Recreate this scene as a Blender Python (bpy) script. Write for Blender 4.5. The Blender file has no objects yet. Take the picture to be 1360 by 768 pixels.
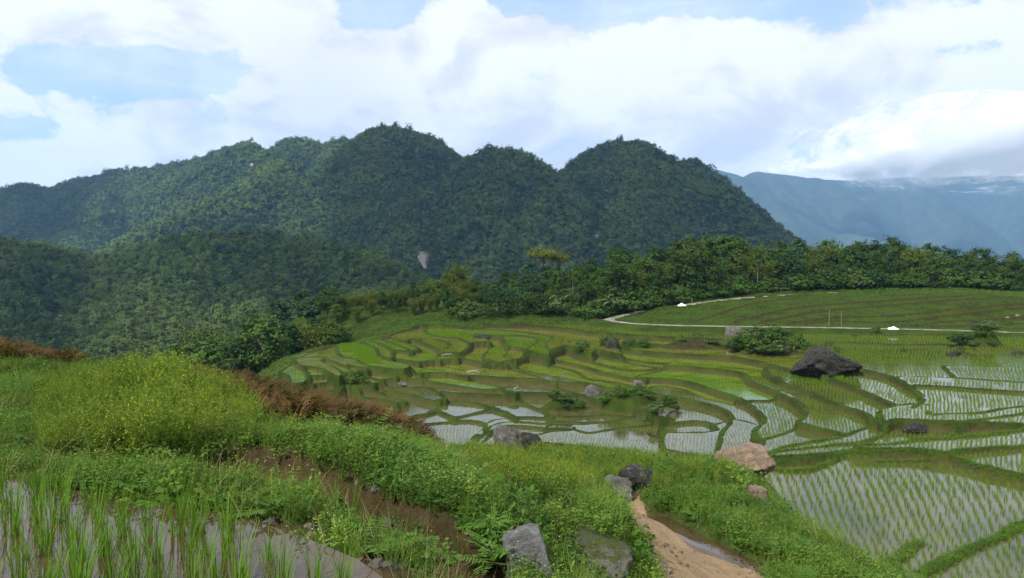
import bpy, bmesh, math, random
import numpy as np
from mathutils import Vector, Matrix, Euler

random.seed(7); RNG = np.random.RandomState(7)
scene = bpy.context.scene
COL = scene.collection
# ------------------------------------------------------------------ camera
cam = bpy.data.cameras.new('camera'); cam_ob = bpy.data.objects.new('camera', cam); COL.objects.link(cam_ob)
cam.sensor_width = 36; cam.lens = 36 * 1067 / 1360; cam.clip_start = 0.05; cam.clip_end = 60000
cam_ob.rotation_euler = (math.radians(90) - math.atan(34 / 1067), 0, 0)
scene.camera = cam_ob
# ------------------------------------------------------------------ sky, sun, exposure
SUN_AZ, SUN_EL = math.radians(-140), math.radians(46)      # azimuth clockwise from +Y, the way the sun stands
SUN_VEC = Vector((math.sin(SUN_AZ) * math.cos(SUN_EL), math.cos(SUN_AZ) * math.cos(SUN_EL), math.sin(SUN_EL)))
sun = bpy.data.lights.new('sun', 'SUN'); sun.energy = 5.0; sun.angle = math.radians(0.53); sun.color = (1, .95, .86)
sun_ob = bpy.data.objects.new('sun', sun); COL.objects.link(sun_ob)
sun_ob.rotation_euler = SUN_VEC.to_track_quat('Z', 'Y').to_euler()
scene.view_settings.view_transform = 'Standard'; scene.view_settings.look = 'None'
scene.view_settings.exposure = 1.0; scene.view_settings.gamma = 1.0
scene.cycles.use_denoising = True
scene.cycles.max_bounces = 6; scene.cycles.diffuse_bounces = 3; scene.cycles.glossy_bounces = 3
scene.cycles.transmission_bounces = 4; scene.cycles.transparent_max_bounces = 8; scene.cycles.volume_bounces = 3
scene.cycles.caustics_reflective = False; scene.cycles.caustics_refractive = False
scene.cycles.sample_clamp_indirect = 4.0

class NT:
    """short hand for building node trees"""
    def __init__(self, tree): self.t = tree; tree.nodes.clear()
    def n(self, typ, **kw):
        nd = self.t.nodes.new(typ)
        for k, v in kw.items():
            if k == 'ins':
                for a, b in v.items():
                    if isinstance(b, bpy.types.NodeSocket): self.t.links.new(b, nd.inputs[a])
                    else: nd.inputs[a].default_value = b
            else: setattr(nd, k, v)
        return nd
    def m(self, op, a, b=None, c=None, clamp=False):
        nd = self.t.nodes.new('ShaderNodeMath'); nd.operation = op; nd.use_clamp = clamp
        for i, x in enumerate((a, b, c)):
            if x is None: continue
            if isinstance(x, bpy.types.NodeSocket): self.t.links.new(x, nd.inputs[i])
            else: nd.inputs[i].default_value = x
        return nd.outputs[0]
    def step(self, x, a, b):
        nd = self.t.nodes.new('ShaderNodeMapRange'); nd.interpolation_type = 'SMOOTHSTEP'
        self.t.links.new(x, nd.inputs[0]); nd.inputs[1].default_value = a; nd.inputs[2].default_value = b
        return nd.outputs[0]
    def mix(self, f, a, b, blend='MIX'):
        nd = self.t.nodes.new('ShaderNodeMix'); nd.data_type = 'RGBA'; nd.blend_type = blend
        for i, x in ((0, f), (6, a), (7, b)):
            if isinstance(x, bpy.types.NodeSocket): self.t.links.new(x, nd.inputs[i])
            elif isinstance(x, (tuple, list)): nd.inputs[i].default_value = (*x[:3], 1)
            else: nd.inputs[i].default_value = x
        return nd.outputs[2]
    def noise(self, vec, scale, detail=4, rough=.55, dist=0.0, dim='3D'):
        nd = self.t.nodes.new('ShaderNodeTexNoise'); nd.noise_dimensions = dim
        if vec is not None: self.t.links.new(vec, nd.inputs['Vector'])
        nd.inputs['Scale'].default_value = scale; nd.inputs['Detail'].default_value = detail
        nd.inputs['Roughness'].default_value = rough; nd.inputs['Distortion'].default_value = dist
        return nd.outputs[0]
    def link(self, a, b): self.t.links.new(a, b)

world = bpy.data.worlds.new('World'); scene.world = world; world.use_nodes = True
w = NT(world.node_tree)
sky = w.n('ShaderNodeTexSky', sky_type='NISHITA', sun_disc=False, sun_elevation=SUN_EL, sun_rotation=SUN_AZ, altitude=800, air_density=1.0, dust_density=1.2, ozone_density=1.0)
geo = w.n('ShaderNodeTexCoord')
sep = w.n('ShaderNodeSeparateXYZ', ins={0: geo.outputs['Generated']})
az = w.m('ARCTAN2', sep.outputs[0], sep.outputs[1])
el = w.m('ARCSINE', sep.outputs[2])
# cloud field over direction: lumps flatten towards the horizon
cv = w.n('ShaderNodeCombineXYZ', ins={0: az, 1: w.m('MULTIPLY', el, 1.5), 2: 0.37})
n_big = w.noise(cv.outputs[0], 3.2, 3, .5, .2)
n_puff = w.noise(cv.outputs[0], 8.0, 12, .62, .25)
cv2 = w.n('ShaderNodeCombineXYZ', ins={0: w.m('MULTIPLY', az, 1.0), 1: w.m('MULTIPLY', el, 4.5), 2: 1.7})
n_str = w.noise(cv2.outputs[0], 4.0, 7, .6, .4)
cov = w.m('ADD', w.m('ADD', w.m('MULTIPLY', w.m('SUBTRACT', n_big, .5), .55), w.m('MULTIPLY', w.m('SUBTRACT', n_puff, .5), 1.9)), .66)
def gap(u, v, ru, rv, k, prev):
    a0 = math.atan((u - 680) / 1067); e0 = math.atan((350 - v) / 1067 * math.cos(a0))
    dx = w.m('DIVIDE', w.m('SUBTRACT', az, a0), ru / 1067); dy = w.m('DIVIDE', w.m('SUBTRACT', el, e0), rv / 1067)
    r2 = w.m('ADD', w.m('MULTIPLY', dx, dx), w.m('MULTIPLY', dy, dy))
    g = w.m('MULTIPLY', w.m('EXPONENT', w.m('MULTIPLY', r2, -1.0)), k)
    return w.m('SUBTRACT', prev, g)
for g in ((225, 92, 95, 30, .62), (90, 105, 120, 20, .30), (30, 175, 110, 30, .25), (510, 8, 60, 30, .55), (760, -8, 150, 30, .65), (1010, -10, 70, 30, .5), (900, -30, 200, 40, .4),
          (1090, 98, 90, 12, .10), (1240, 72, 120, 14, .10), (260, 160, 120, 14, .2),
          (420, 130, 90, 90, -.25), (70, 212, 70, 22, -.45), (200, 218, 60, 14, -.35), (620, 110, 90, 90, -.3), (900, 110, 120, 80, -.3), (1240, 160, 120, 45, -.3), (150, 25, 200, 30, -.3)):
    cov = gap(*g, cov)
mask = w.step(cov, .34, .58)
veil = w.m('MULTIPLY', w.step(n_str, .35, .75), .75)
mask = w.m('MAXIMUM', mask, w.m('ADD', w.m('MULTIPLY', veil, .6), .22))
# light and shade in the cloud lumps: thicker parts greyer, rims whiter
n_sh = w.noise(cv.outputs[0], 6.5, 12, .6, .3)
shade = w.m('ADD', w.step(n_sh, .36, .58), 0.0)
for g in ((420, 150, 110, 70, .5), (450, 60, 160, 60, .2), (1340, 215, 70, 16, .6), (660, 190, 120, 45, .25), (70, 205, 60, 30, -.6), (830, 80, 120, 70, -.5), (980, 40, 60, 50, -.4), (1230, 150, 110, 40, -.35), (640, 70, 80, 60, -.3)):
    shade = gap(g[0], g[1], g[2], g[3], -(-g[4]), shade)
shade = w.m('ADD', shade, 0.0, clamp=True)
ccol = w.mix(shade, (4.25, 4.29, 4.38), (6.0, 6.0, 5.98))
skyc = w.mix(0.70, sky.outputs[0], (2.5, 3.8, 5.7))
col = w.mix(mask, skyc, ccol)
bg = w.n('ShaderNodeBackground', ins={0: col, 1: 0.1})
wo = w.n('ShaderNodeOutputWorld', ins={0: bg.outputs[0]})
world.cycles.sampling_method = 'MANUAL'; world.cycles.sample_map_resolution = 512

# ------------------------------------------------------------------ small helpers
def new_mat(name):
    m = bpy.data.materials.new(name); m.use_nodes = True
    return m, NT(m.node_tree)

def mesh_ob(name, V, F, mat=None, parent=None, smooth=False, link=True, loc=None):
    me = bpy.data.meshes.new(name)
    if isinstance(V, np.ndarray) and isinstance(F, np.ndarray):
        nv, nf, k = len(V), len(F), F.shape[1]
        me.vertices.add(nv); me.vertices.foreach_set('co', V.astype(np.float32).ravel())
        me.loops.add(nf * k); me.loops.foreach_set('vertex_index', F.astype(np.int32).ravel())
        me.polygons.add(nf); me.polygons.foreach_set('loop_start', np.arange(0, nf * k, k, dtype=np.int32))
        me.update(calc_edges=True)
    else:
        me.from_pydata([tuple(v) for v in V], [], F); me.update()
    if smooth: me.polygons.foreach_set('use_smooth', np.ones(len(me.polygons), bool))
    if mat is not None:
        for mm in (mat if isinstance(mat, (list, tuple)) else [mat]): me.materials.append(mm)
    ob = bpy.data.objects.new(name, me)
    if link: COL.objects.link(ob)
    if parent is not None: ob.parent = parent
    if loc is not None: ob.location = loc
    return ob

def empty(name, loc):
    o = bpy.data.objects.new(name, None); o.location = loc; o.empty_display_size = .2; COL.objects.link(o); return o

def tag(o, label=None, cat=None, group=None, kind=None):
    if label: o['label'] = label
    if cat: o['category'] = cat
    if group: o['group'] = group
    if kind: o['kind'] = kind
    return o

def grid_faces(nr, nc, keep=None):
    i = np.arange(nr - 1)[:, None] * nc + np.arange(nc - 1)[None, :]
    f = np.stack([i, i + 1, i + nc + 1, i + nc], -1).reshape(-1, 4)
    return f if keep is None else f[keep.ravel()]

def compact(V, F):
    used = np.unique(F); remap = np.full(len(V), -1, np.int64); remap[used] = np.arange(len(used))
    return V[used], remap[F], used

def float_attr(ob, name, vals):
    a = ob.data.attributes.new(name, 'FLOAT', 'POINT'); a.data.foreach_set('value', np.asarray(vals, np.float32).ravel())

def copy_tree(o, parent=None):
    c = o.copy(); COL.objects.link(c); c.parent = parent
    for ch in list(o.children): copy_tree(ch, c)
    return c
# ------------------------------------------------------------------ pixel -> world helpers and the map of the fields
FPX = 1067.0
PITCH = math.atan((384 - 350) / FPX)
CP, SP = math.cos(PITCH), math.sin(PITCH)

def ray(u, v):
    a = (u - 680.0) / FPX
    b = (384.0 - v) / FPX
    return a, CP + b * SP, -SP + b * CP

def at_z(u, v, z):
    dx, dy, dz = ray(u, v)
    t = z / dz
    return (t * dx, t * dy, z)

def at_y(u, v, y):
    dx, dy, dz = ray(u, v)
    t = y / dy
    return (t * dx, y, t * dz)

class RBF:
    """thin-plate surface through scattered heights"""
    def __init__(self, P, Z, smooth=0.0):
        self.P = np.array(P, float); n = len(P)
        K = self.k(self.P, self.P) + smooth * np.eye(n)
        A = np.zeros((n + 3, n + 3)); A[:n, :n] = K
        A[:n, n] = 1; A[:n, n + 1:] = self.P; A[n:, :n] = A[:n, n:].T
        self.w = np.linalg.solve(A, np.concatenate([np.array(Z, float), np.zeros(3)]))
    @staticmethod
    def k(A, B):
        d2 = ((A[:, None, :] - B[None, :, :]) ** 2).sum(-1) + 1e-9
        return 0.5 * d2 * np.log(d2)
    def __call__(self, X, Y):
        sh = np.shape(X); Q = np.stack([np.ravel(X), np.ravel(Y)], 1)
        out = np.empty(len(Q)); n = len(self.P)
        for i in range(0, len(Q), 20000):
            q = Q[i:i + 20000]
            out[i:i + 20000] = self.k(q, self.P) @ self.w[:n] + self.w[n] + q @ self.w[n + 1:]
        return out.reshape(sh)

def vnoise(X, Y, f=1.0, seed=0, octaves=4, gain=0.5):
    """cheap value-noise fbm, about -1..1"""
    tot = np.zeros(np.shape(X)); amp = 1.0; nrm = 0.0
    for o in range(octaves):
        x = np.asarray(X) * f + 37.7 * seed + 13.1 * o; y = np.asarray(Y) * f - 11.3 * seed + 7.7 * o
        xi = np.floor(x).astype(np.int64); yi = np.floor(y).astype(np.int64)
        fx = x - xi; fy = y - yi
        fx = fx * fx * (3 - 2 * fx); fy = fy * fy * (3 - 2 * fy)
        def h(a, b):
            n = (a * 374761393 + b * 668265263 + (seed + o) * 1274126177) & 0x7fffffff
            n = ((n ^ (n >> 13)) * 1274126177) & 0x7fffffff
            return ((n ^ (n >> 16)) & 0xffff) / 32767.5 - 1.0
        v = (h(xi, yi) * (1 - fx) + h(xi + 1, yi) * fx) * (1 - fy) + (h(xi, yi + 1) * (1 - fx) + h(xi + 1, yi + 1) * fx) * fy
        tot += amp * v; nrm += amp; amp *= gain; f *= 2.03
    return tot / nrm

def sstep(a, b, x):
    t = np.clip((x - a) / (b - a), 0, 1)
    return t * t * (3 - 2 * t)

# heights of the fields, photo pixel + metres below the eye
ANCH = [(600,580,-12),(530,550,-11.8),(760,592,-11.7),(640,540,-11.6),(860,602,-11.3),(950,592,-10.7),(1010,628,-9.9),(1040,600,-9.9),
 (450,525,-11.35),(370,512,-10.6),(420,475,-9.7),(480,455,-8.9),(560,434,-7.9),(620,480,-9.7),(650,510,-10.75),(700,432,-7.8),(800,437,-7.7),
 (700,480,-9.6),(800,500,-10.35),(780,540,-11.35),(870,540,-11.0),(900,505,-10.05),(1000,530,-10.2),(1060,560,-9.8),(960,560,-10.8),
 (900,470,-9.0),(1000,480,-8.95),(1000,447,-7.8),(1100,500,-8.8),(1100,446,-7.7),(1360,446,-7.6),(1200,480,-8.3),(1360,500,-8.4),
 (1200,540,-8.9),(1360,560,-8.7),(1200,590,-9.05),(1100,590,-9.4),(1360,600,-8.85),(1040,636,-9.35),(1200,612,-9.2),(1180,768,-9.45),(1360,768,-9.5),
 (1360,425,-6.6),(1360,404,-5.0),(1110,400,-5.0),(1110,425,-6.7),(1000,403,-5.2),(930,415,-6.1),(900,428,-6.9),(860,432,-7.2),
 (1640,446,-7.6),(1640,500,-8.4),(1640,560,-8.7),(1640,600,-8.85),(1640,425,-6.6),(1640,404,-5.0),(1640,768,-9.5)]
KB = 1.12        # the back of the fields lies this much farther out
ANCH = [(u, v, z * (1 + (KB - 1) * min(1, max(0, (500 - v) / 60)))) for u, v, z in ANCH]
_P = [at_z(*a) for a in ANCH]
EDGE = [(340,512),(366,495),(386,475),(403,470),(422,463),(447,459),(472,457),(485,453),(512,452),(524,443),(556,433)]
_E = []
ZPX = RBF([(a[0], a[1]) for a in ANCH], [a[2] for a in ANCH], 50.0)      # crest height as a function of photo pixel
for (u, v) in EDGE:
    z = float(ZPX(np.array([u]), np.array([v]))[0]); _E.append(at_z(u, v, z))
_out = []
for i, (x, y, z) in enumerate(_E):
    if i > 6: continue
    n = np.array([-0.75, 0.66])
    for d, dz in ((7, -3.0), (22, -10), (50, -22)):
        _out.append((x + n[0] * d, y + n[1] * d, z + dz))
_out += [(-35, 52, -17), (-50, 40, -26), (-75, 70, -36), (-20, 35, -14), (0, 26, -12.5), (10, 22, -11), (-12, 24, -13), (4, 40, -12.3), (14, 30, -10.8),
         (-15, 104, -8.1), (-8, 103, -7.9), (0, 104, -7.3), (2, 113, -5.6), (12, 106, -6.8), (25, 113, -5.4), (45, 117, -4.4), (75, 120, -4.2), (95, 122, -4.6),
         (-20, 125, -8.3), (0, 130, -5.2), (30, 140, -3.0), (70, 145, -2.5), (110, 145, -3), (105, 121, -4.4), (125, 150, -3.2), (-26, 112, -7.8), (-40, 120, -12.5), (-62, 135, -24), (-35, 138, -9.5), (-90, 110, -40), (-55, 160, -20), (-30, 160, -12), (0, 165, -8), (50, 175, -7), (110, 170, -7), (140, 130, -4)]
_out = [(x * KB, y * KB, z * KB) if y > 99 else (x, y, z) for x, y, z in _out]
HB = RBF([(p[0], p[1]) for p in _P + _E + _out], [p[2] for p in _P + _E + _out], 4.0)

def _c(o, k, pts): return [(o[0] + x / k, o[1] + y / k) for x, y in pts]
kA = 1360 / 260.0
A = lambda *p: _c((340, 420), kA, p)
B = lambda *p: _c((560, 420), kA, p)
C = lambda *p: _c((500, 500), kA, p)
D = lambda *p: _c((780, 440), kA, p)
E = lambda *p: _c((1000, 420), 1360 / 360.0, p)
F = lambda *p: _c((960, 580), 3.4, p)
# every bund seen in the fields: photo pixels of its crest (w = half width m)
LINES = [
 A((-10,485),(130,390),(240,290),(330,262),(430,225),(560,205),(690,195),(760,175),(900,170),(960,120),(1130,72),(1200,68)) + B((115,65),(170,72),(330,78),(700,80),(1160,60),(1300,85)),
 A((240,325),(340,330),(470,325),(490,345),(560,375),(640,410),(700,440),(770,450)),
 A((560,262),(590,335),(680,338),(725,375),(800,410),(940,430),(1040,436)),
 A((690,200),(720,225),(840,270),(860,330),(870,360),(940,375),(1050,400),(1130,430)) + B((60,446),(250,478),(440,510),(540,496),(640,530),(720,556),(830,598),(900,640)),
 A((785,195),(870,225),(940,260),(950,290),(935,350)),
 A((890,185),(960,210),(1070,255),(1080,290)),
 A((935,170),(1050,200),(1150,245),(1090,265)),
 A((1060,160),(1130,180),(1210,210),(1250,230)),
 A((950,280),(1080,290)) + B((0,315),(120,335),(240,360),(330,385),(430,395),(440,370)),
 A((870,345),(970,345),(1080,365)) + B((0,385),(150,405),(330,445),(480,475),(600,503),(700,535)),
 A((640,420),(770,450),(840,475),(950,495),(1060,500),(1180,480),(1270,530),(1310,560)),
 A((690,520),(790,515),(870,535),(980,535),(1080,550),(1160,580),(1240,603)) + B((200,572),(320,580),(430,605),(520,640),(600,670),(660,700)),
 A((600,530),(690,545),(760,575),(860,590),(950,600),(995,640),(920,665),(840,695)),
 A((790,520),(900,568),(1000,575),(1060,615),(1050,645),(1010,675),(960,705)),
 A((400,550),(520,550),(600,565),(680,600),(730,630),(800,630)),
 A((440,375),(540,420),(590,460),(600,530)),
 A((340,420),(430,430),(500,470),(560,510),(560,552)),
 A((240,325),(310,395),(380,440),(340,500)),
 A((130,390),(230,440),(250,520)),
 B((115,65),(170,97),(280,108),(380,128),(430,132),(560,130),(660,125),(760,140),(825,155),(800,185),(750,215),(700,255)),
 B((300,88),(450,92),(580,97),(700,108),(830,130),(905,140),(910,160),(845,210),(865,240),(890,265),(880,290)),
 B((380,140),(440,165),(475,190),(475,210),(440,250),(430,275),(480,295),(560,325)),
 B((540,132),(580,170),(590,215),(600,245),(560,268)),
 B((20,75),(30,120),(80,140),(170,155),(250,155),(300,180),(345,205),(285,255),(235,285)),
 B((0,155),(100,165),(160,185),(215,215),(120,265),(110,280)),
 B((110,280),(160,295),(240,290),(330,310),(430,335),(500,350),(560,325),(650,315),(690,300),(765,290)),
 B((550,265),(600,280),(660,310)),
 B((600,245),(650,245),(700,260),(765,285),(770,305),(880,325),(1000,350),(1100,380),(1130,420),(1200,440)) + D((80,330),(200,352),(330,375),(400,360)),
 B((865,262),(880,290),(960,315),(1080,340),(1200,375),(1290,410)) + D((100,290),(220,320),(330,350),(420,345),(560,345),(660,355),(770,385),(880,430),(980,465),(1080,495),(1160,540),(1220,600),(1240,640),(1200,680),(1150,715)),
 B((1060,165),(1000,225),(890,262)),
 B((1000,230),(1090,285),(1200,320)) + D((60,215),(140,240),(240,265),(350,270),(470,265)),
 B((430,365),(575,345),(680,370),(800,400),(900,425),(1040,455),(1170,480)) + D((60,385),(150,410),(330,440),(430,460)),
 B((430,335),(430,368),(520,362),(600,385),(700,415),(800,445),(900,480),(1000,520),(1150,545)) + D((100,500),(200,505),(320,525),(440,560),(520,590)),
 B((0,685),(110,650),(120,600)),
 B((110,650),(180,690),(240,705),(350,680),(440,660),(500,635)),
 C((165,312),(280,265),(420,225),(440,200)),
 C((185,365),(320,335),(450,320),(600,310),(700,320),(745,335)),
 C((425,225),(490,260),(550,287)),
 C((520,290),(650,260),(750,235),(790,220),(860,225),(920,250),(970,285)),
 C((560,520),(650,440),(700,390),(750,345),(790,310),(850,290),(950,288),(1100,288),(1360,300)) + D((0,607),(150,595),(300,605),(460,600)),
 C((640,500),(690,450),(740,400),(790,350),(840,325),(920,310),(1050,315),(1200,325),(1360,328)) + D((0,645),(120,635),(260,615),(460,605)),
 C((720,480),(800,390),(860,350),(940,335),(1060,340),(1200,352),(1360,350)) + D((0,665),(100,655),(220,635)),
 C((900,440),(1000,380),(1080,362),(1200,368),(1360,366)) + D((0,718),(120,690),(300,665),(450,645),(540,620)),
 C((1000,460),(1100,440),(1180,410),(1260,400),(1360,392)),
 D((440,690),(520,670),(600,650),(740,630),(860,640)),
 D((540,720),(700,715),(850,705),(920,690)),
 D((420,430),(450,385),(560,385),(650,400),(740,440),(850,490),(960,510),(1010,525),(1090,500)),
 D((70,150),(90,170),(160,195),(260,215),(350,235),(470,255),(560,262),(700,265),(850,285),(1000,295),(1120,320),(1110,365),(1200,400),(1290,430)) + E((160,410),(240,450),(275,490),(260,530),(200,570),(100,610),(20,632)),
 D((220,140),(225,170),(320,185),(440,205),(560,210),(700,225),(850,235),(1000,245),(1130,255),(1250,265)) + E((120,280),(220,300),(330,310),(400,340),(500,375),(600,420),(700,465),(730,500)),
 D((200,125),(350,155),(500,170),(620,178),(800,180),(1000,190),(1200,225)) + E((210,290),(240,300)),
 D((340,330),(420,310),(490,295),(560,268)),
 D((1075,492),(1200,490),(1290,480),(1330,455)),
 D((960,600),(1000,630),(1100,640),(1180,660),(1215,650)),
 E((60,288),(100,325),(200,355),(300,390),(400,425),(500,460),(580,485),(600,525)),
 D((1115,325),(1250,340),(1340,360)) + E((160,350)),
 E((330,312),(420,292),(470,280),(560,290),(700,325),(770,370),(840,410),(860,450),(800,490)),
 E((262,530),(340,550),(440,560),(480,580)),
 E((60,690),(200,650),(320,620),(450,590),(520,555),(620,525),(720,505),(800,490),(880,500)),
 E((80,718),(240,690),(380,665),(520,650),(600,630),(650,595),(690,570),(760,560),(900,575),(1040,578),(1280,578),(1370,585)),
 E((100,742),(260,720),(420,695),(560,690),(700,685),(820,660),(960,655),(1100,640),(1240,620),(1370,598)),
 E((880,500),(880,520),(1000,510),(1150,507),(1240,480),(1370,463)),
 E((1000,578),(1060,555),(1200,530),(1370,503)),
 E((360,118),(560,118),(700,122),(1000,112),(1060,140)),
 E((380,152),(560,155),(740,145),(860,150),(1000,155),(1100,182),(1230,190),(1370,205)),
 E((420,200),(700,205),(980,200),(1100,182)),
 E((480,242),(740,250),(950,260),(1150,265),(1370,268)),
 E((950,262),(980,290),(1015,330)),
 E((710,325),(900,325),(1030,330),(1200,340),(1370,345)),
 E((775,372),(840,370),(960,375),(1100,385),(1370,395)),
 F((120,178),(250,185),(350,185),(440,165),(510,130),(560,97)),
 F((200,130),(380,110),(470,95),(560,95),(680,105),(800,100),(900,105),(1000,115),(1100,145),(1200,175),(1370,212)),
 F((700,103),(980,103),(1080,90),(1200,75),(1370,60)),
 F((740,625),(760,610),(820,560),(880,510)),
 F((900,650),(1040,570),(1140,520),(1240,480),(1370,395)),
 [(850,429),(898,419),(955,412),(1013,405),(1110,402),(1250,400),(1370,404)],
 [(915,431),(975,423),(1030,418),(1120,412),(1260,409),(1370,411)],
 [(960,432),(1030,424),(1120,420),(1180,420),(1270,416),(1370,417)],
 [(1030,432),(1120,427),(1180,427),(1260,423),(1370,425)],
 [(1120,434),(1260,430),(1370,432)],
 B((115,65),(60,80),(20,75)),
]
_dry = [l for l in LINES if len(l) > 2 and max(p[1] for p in l) < 436 and min(p[0] for p in l) > 840]
for _a, _b in zip(_dry[:-1], _dry[1:]):        # narrower steps between the main ones
    _x0 = max(_a[0][0], _b[0][0]) + 15; LINES.append([(x, .5 * (np.interp(x, [p[0] for p in _a], [p[1] for p in _a]) + np.interp(x, [p[0] for p in _b], [p[1] for p in _b]))) for x in np.linspace(_x0, 1370, 9)])
# the road crest pixels: lower lane and the lane that climbs to the wood
ROAD = [(1720,448),(1400,445),(1260,440),(1120,437),(1000,435.5),(900,434),(850,432),(820,429),(806,426),(815,423),(838,417),(870,411),(905,407),(960,399),(1040,393),(1110,390)]
FIELD_POLY = [(330,520),(366,495),(386,475),(403,469),(447,459),(485,453),(512,452),(524,443),(556,432),(620,434),(700,434),(790,431),(850,428),(905,409),(1040,397),(1110,394),(1240,398),(1400,402),(1740,402),
              (1740,800),(1150,800),(1005,642),(1000,628),(930,604),(800,596),(700,594),(640,600),(600,596),(540,584),(470,552),(400,528),(340,512)]

def densify(pts, step):
    out = []
    for (a, b) in zip(pts[:-1], pts[1:]):
        n = max(1, int(math.hypot(b[0] - a[0], b[1] - a[1]) / step))
        for k in range(n): out.append((a[0] + (b[0] - a[0]) * k / n, a[1] + (b[1] - a[1]) * k / n))
    out.append(pts[-1]); return out

def smooth_line(p, it=2):
    p = [tuple(q) for q in p]
    for _ in range(it):
        q = [p[0]]
        for a, b in zip(p[:-1], p[1:]):
            q += [(a[0] * .75 + b[0] * .25, a[1] * .75 + b[1] * .25), (a[0] * .25 + b[0] * .75, a[1] * .25 + b[1] * .75)]
        q.append(p[-1]); p = q
    return p

def _near(p, ln):
    best = (1e9, None)
    for a, b in zip(ln[:-1], ln[1:]):
        dx, dy = b[0] - a[0], (b[1] - a[1]) * 1.6; l2 = dx * dx + dy * dy + 1e-9
        t = min(1, max(0, ((p[0] - a[0]) * dx + (p[1] - a[1]) * 1.6 * dy) / l2))
        q = (a[0] + t * (b[0] - a[0]), a[1] + t * (b[1] - a[1]))
        d = math.hypot(p[0] - q[0], (p[1] - q[1]) * 1.6)
        if d < best[0]: best = (d, q)
    return best
_raw = [list(l) for l in LINES]
for i, ln in enumerate(LINES):                # let every loose end run on to the bund it meets
    for end in (0, -1):
        p = ln[end]
        if p[0] > 1362:
            q0 = _raw[i][-2]; ln.append((1470, p[1] + max(-25, min(25, (p[1] - q0[1]) * (1470 - p[0]) / (p[0] - q0[0]))))); ln.append((1720, ln[-1][1])); continue
        c = [_near(p, o) for j, o in enumerate(_raw) if j != i]
        d, q = min(c, key=lambda t: t[0])
        if 1.0 < d < 42: ln.insert(0, q) if end == 0 else ln.append(q)

LINES3 = []                                   # plan positions of each bund
for ln in LINES:
    p = smooth_line(ln)
    uu = np.array([q[0] for q in p]); vv = np.array([q[1] for q in p])
    zz = ZPX(uu, vv)
    zz = 0.65 * zz.mean() + 0.35 * zz
    LINES3.append(np.array([at_z(u, v, z) for u, v, z in zip(uu, vv, zz)]))

# ---- perspective-spaced grid of the fields: columns s = x / y, rows y
S0, S1, NS = -0.42, 0.95, 880
Y0, Y1, NY = 20.0, 154.0, 560
SG = np.linspace(S0, S1, NS)
YG = Y0 * (Y1 / Y0) ** np.linspace(0, 1, NY)
GX = SG[None, :] * YG[:, None]; GY = np.repeat(YG[:, None], NS, 1)

def in_poly(X, Y, poly):
    inside = np.zeros(np.shape(X), bool); n = len(poly)
    for i in range(n):
        x1, y1 = poly[i][:2]; x2, y2 = poly[(i + 1) % n][:2]
        if y1 == y2: continue
        c = ((y1 > Y) != (y2 > Y)) & (X < (x2 - x1) * (Y - y1) / (y2 - y1) + x1)
        inside ^= c
    return inside

def line_field(lines, X, Y, reach):
    """distance to the nearest line and which line it is, looked for within reach metres"""
    dist = np.full(X.shape, 1e3); idx = np.full(X.shape, -1, np.int32)
    for k, L in enumerate(lines):
        for a, b in zip(L[:-1], L[1:]):
            lo_y, hi_y = min(a[1], b[1]) - reach, max(a[1], b[1]) + reach
            r0 = max(0, np.searchsorted(YG, lo_y) - 1); r1 = min(NY, np.searchsorted(YG, hi_y) + 1)
            if r1 <= r0: continue
            yr = max(min(a[1], b[1]) - reach, 5.0)
            smin = min(a[0] / a[1], b[0] / b[1]) - reach / yr - .02; smax = max(a[0] / a[1], b[0] / b[1]) + reach / yr + .02
            c0 = max(0, np.searchsorted(SG, smin)); c1 = min(NS, np.searchsorted(SG, smax))
            if c1 <= c0: continue
            x = X[r0:r1, c0:c1]; y = Y[r0:r1, c0:c1]
            dx, dy = b[0] - a[0], b[1] - a[1]; l2 = dx * dx + dy * dy + 1e-9
            t = np.clip(((x - a[0]) * dx + (y - a[1]) * dy) / l2, 0, 1)
            d = np.hypot(x - a[0] - t * dx, y - a[1] - t * dy)
            w = dist[r0:r1, c0:c1]; m = d < w
            w[m] = d[m]; idx[r0:r1, c0:c1][m] = k
    return dist, idx

def grow_max(Z, r):
    out = Z.copy()
    for di in range(-r, r + 1):
        for dj in range(-r, r + 1):
            if di * di + dj * dj > r * r + 1: continue
            out = np.maximum(out, np.roll(np.roll(Z, di, 0), dj, 1))
    return out

BASE = HB(GX, GY)
POLY3 = [at_z(u, v, float(ZPX(np.array([min(max(u,340),1720)]), np.array([min(v,700)]))[0])) for u, v in FIELD_POLY]
FIELD = in_poly(GX, GY, POLY3)
LD, LI = line_field(LINES3, GX, GY, 2.5)
# settle road heights by iterating pixel -> ground
rp = []
for u, v in smooth_line(ROAD):
    z = -7.0
    for _ in range(8):
        x, y, _z = at_z(u, v, z); z = .5 * z + .5 * float(np.clip(HB(np.array([x]), np.array([y]))[0], -9, -3.8))
    rp.append(at_z(u, v, z))
ROAD3 = np.array(rp)
RD, RI = line_field([ROAD3], GX, GY, 6.0)
rz = np.interp(np.arange(len(ROAD3)), np.arange(len(ROAD3)), ROAD3[:, 2])
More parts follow.
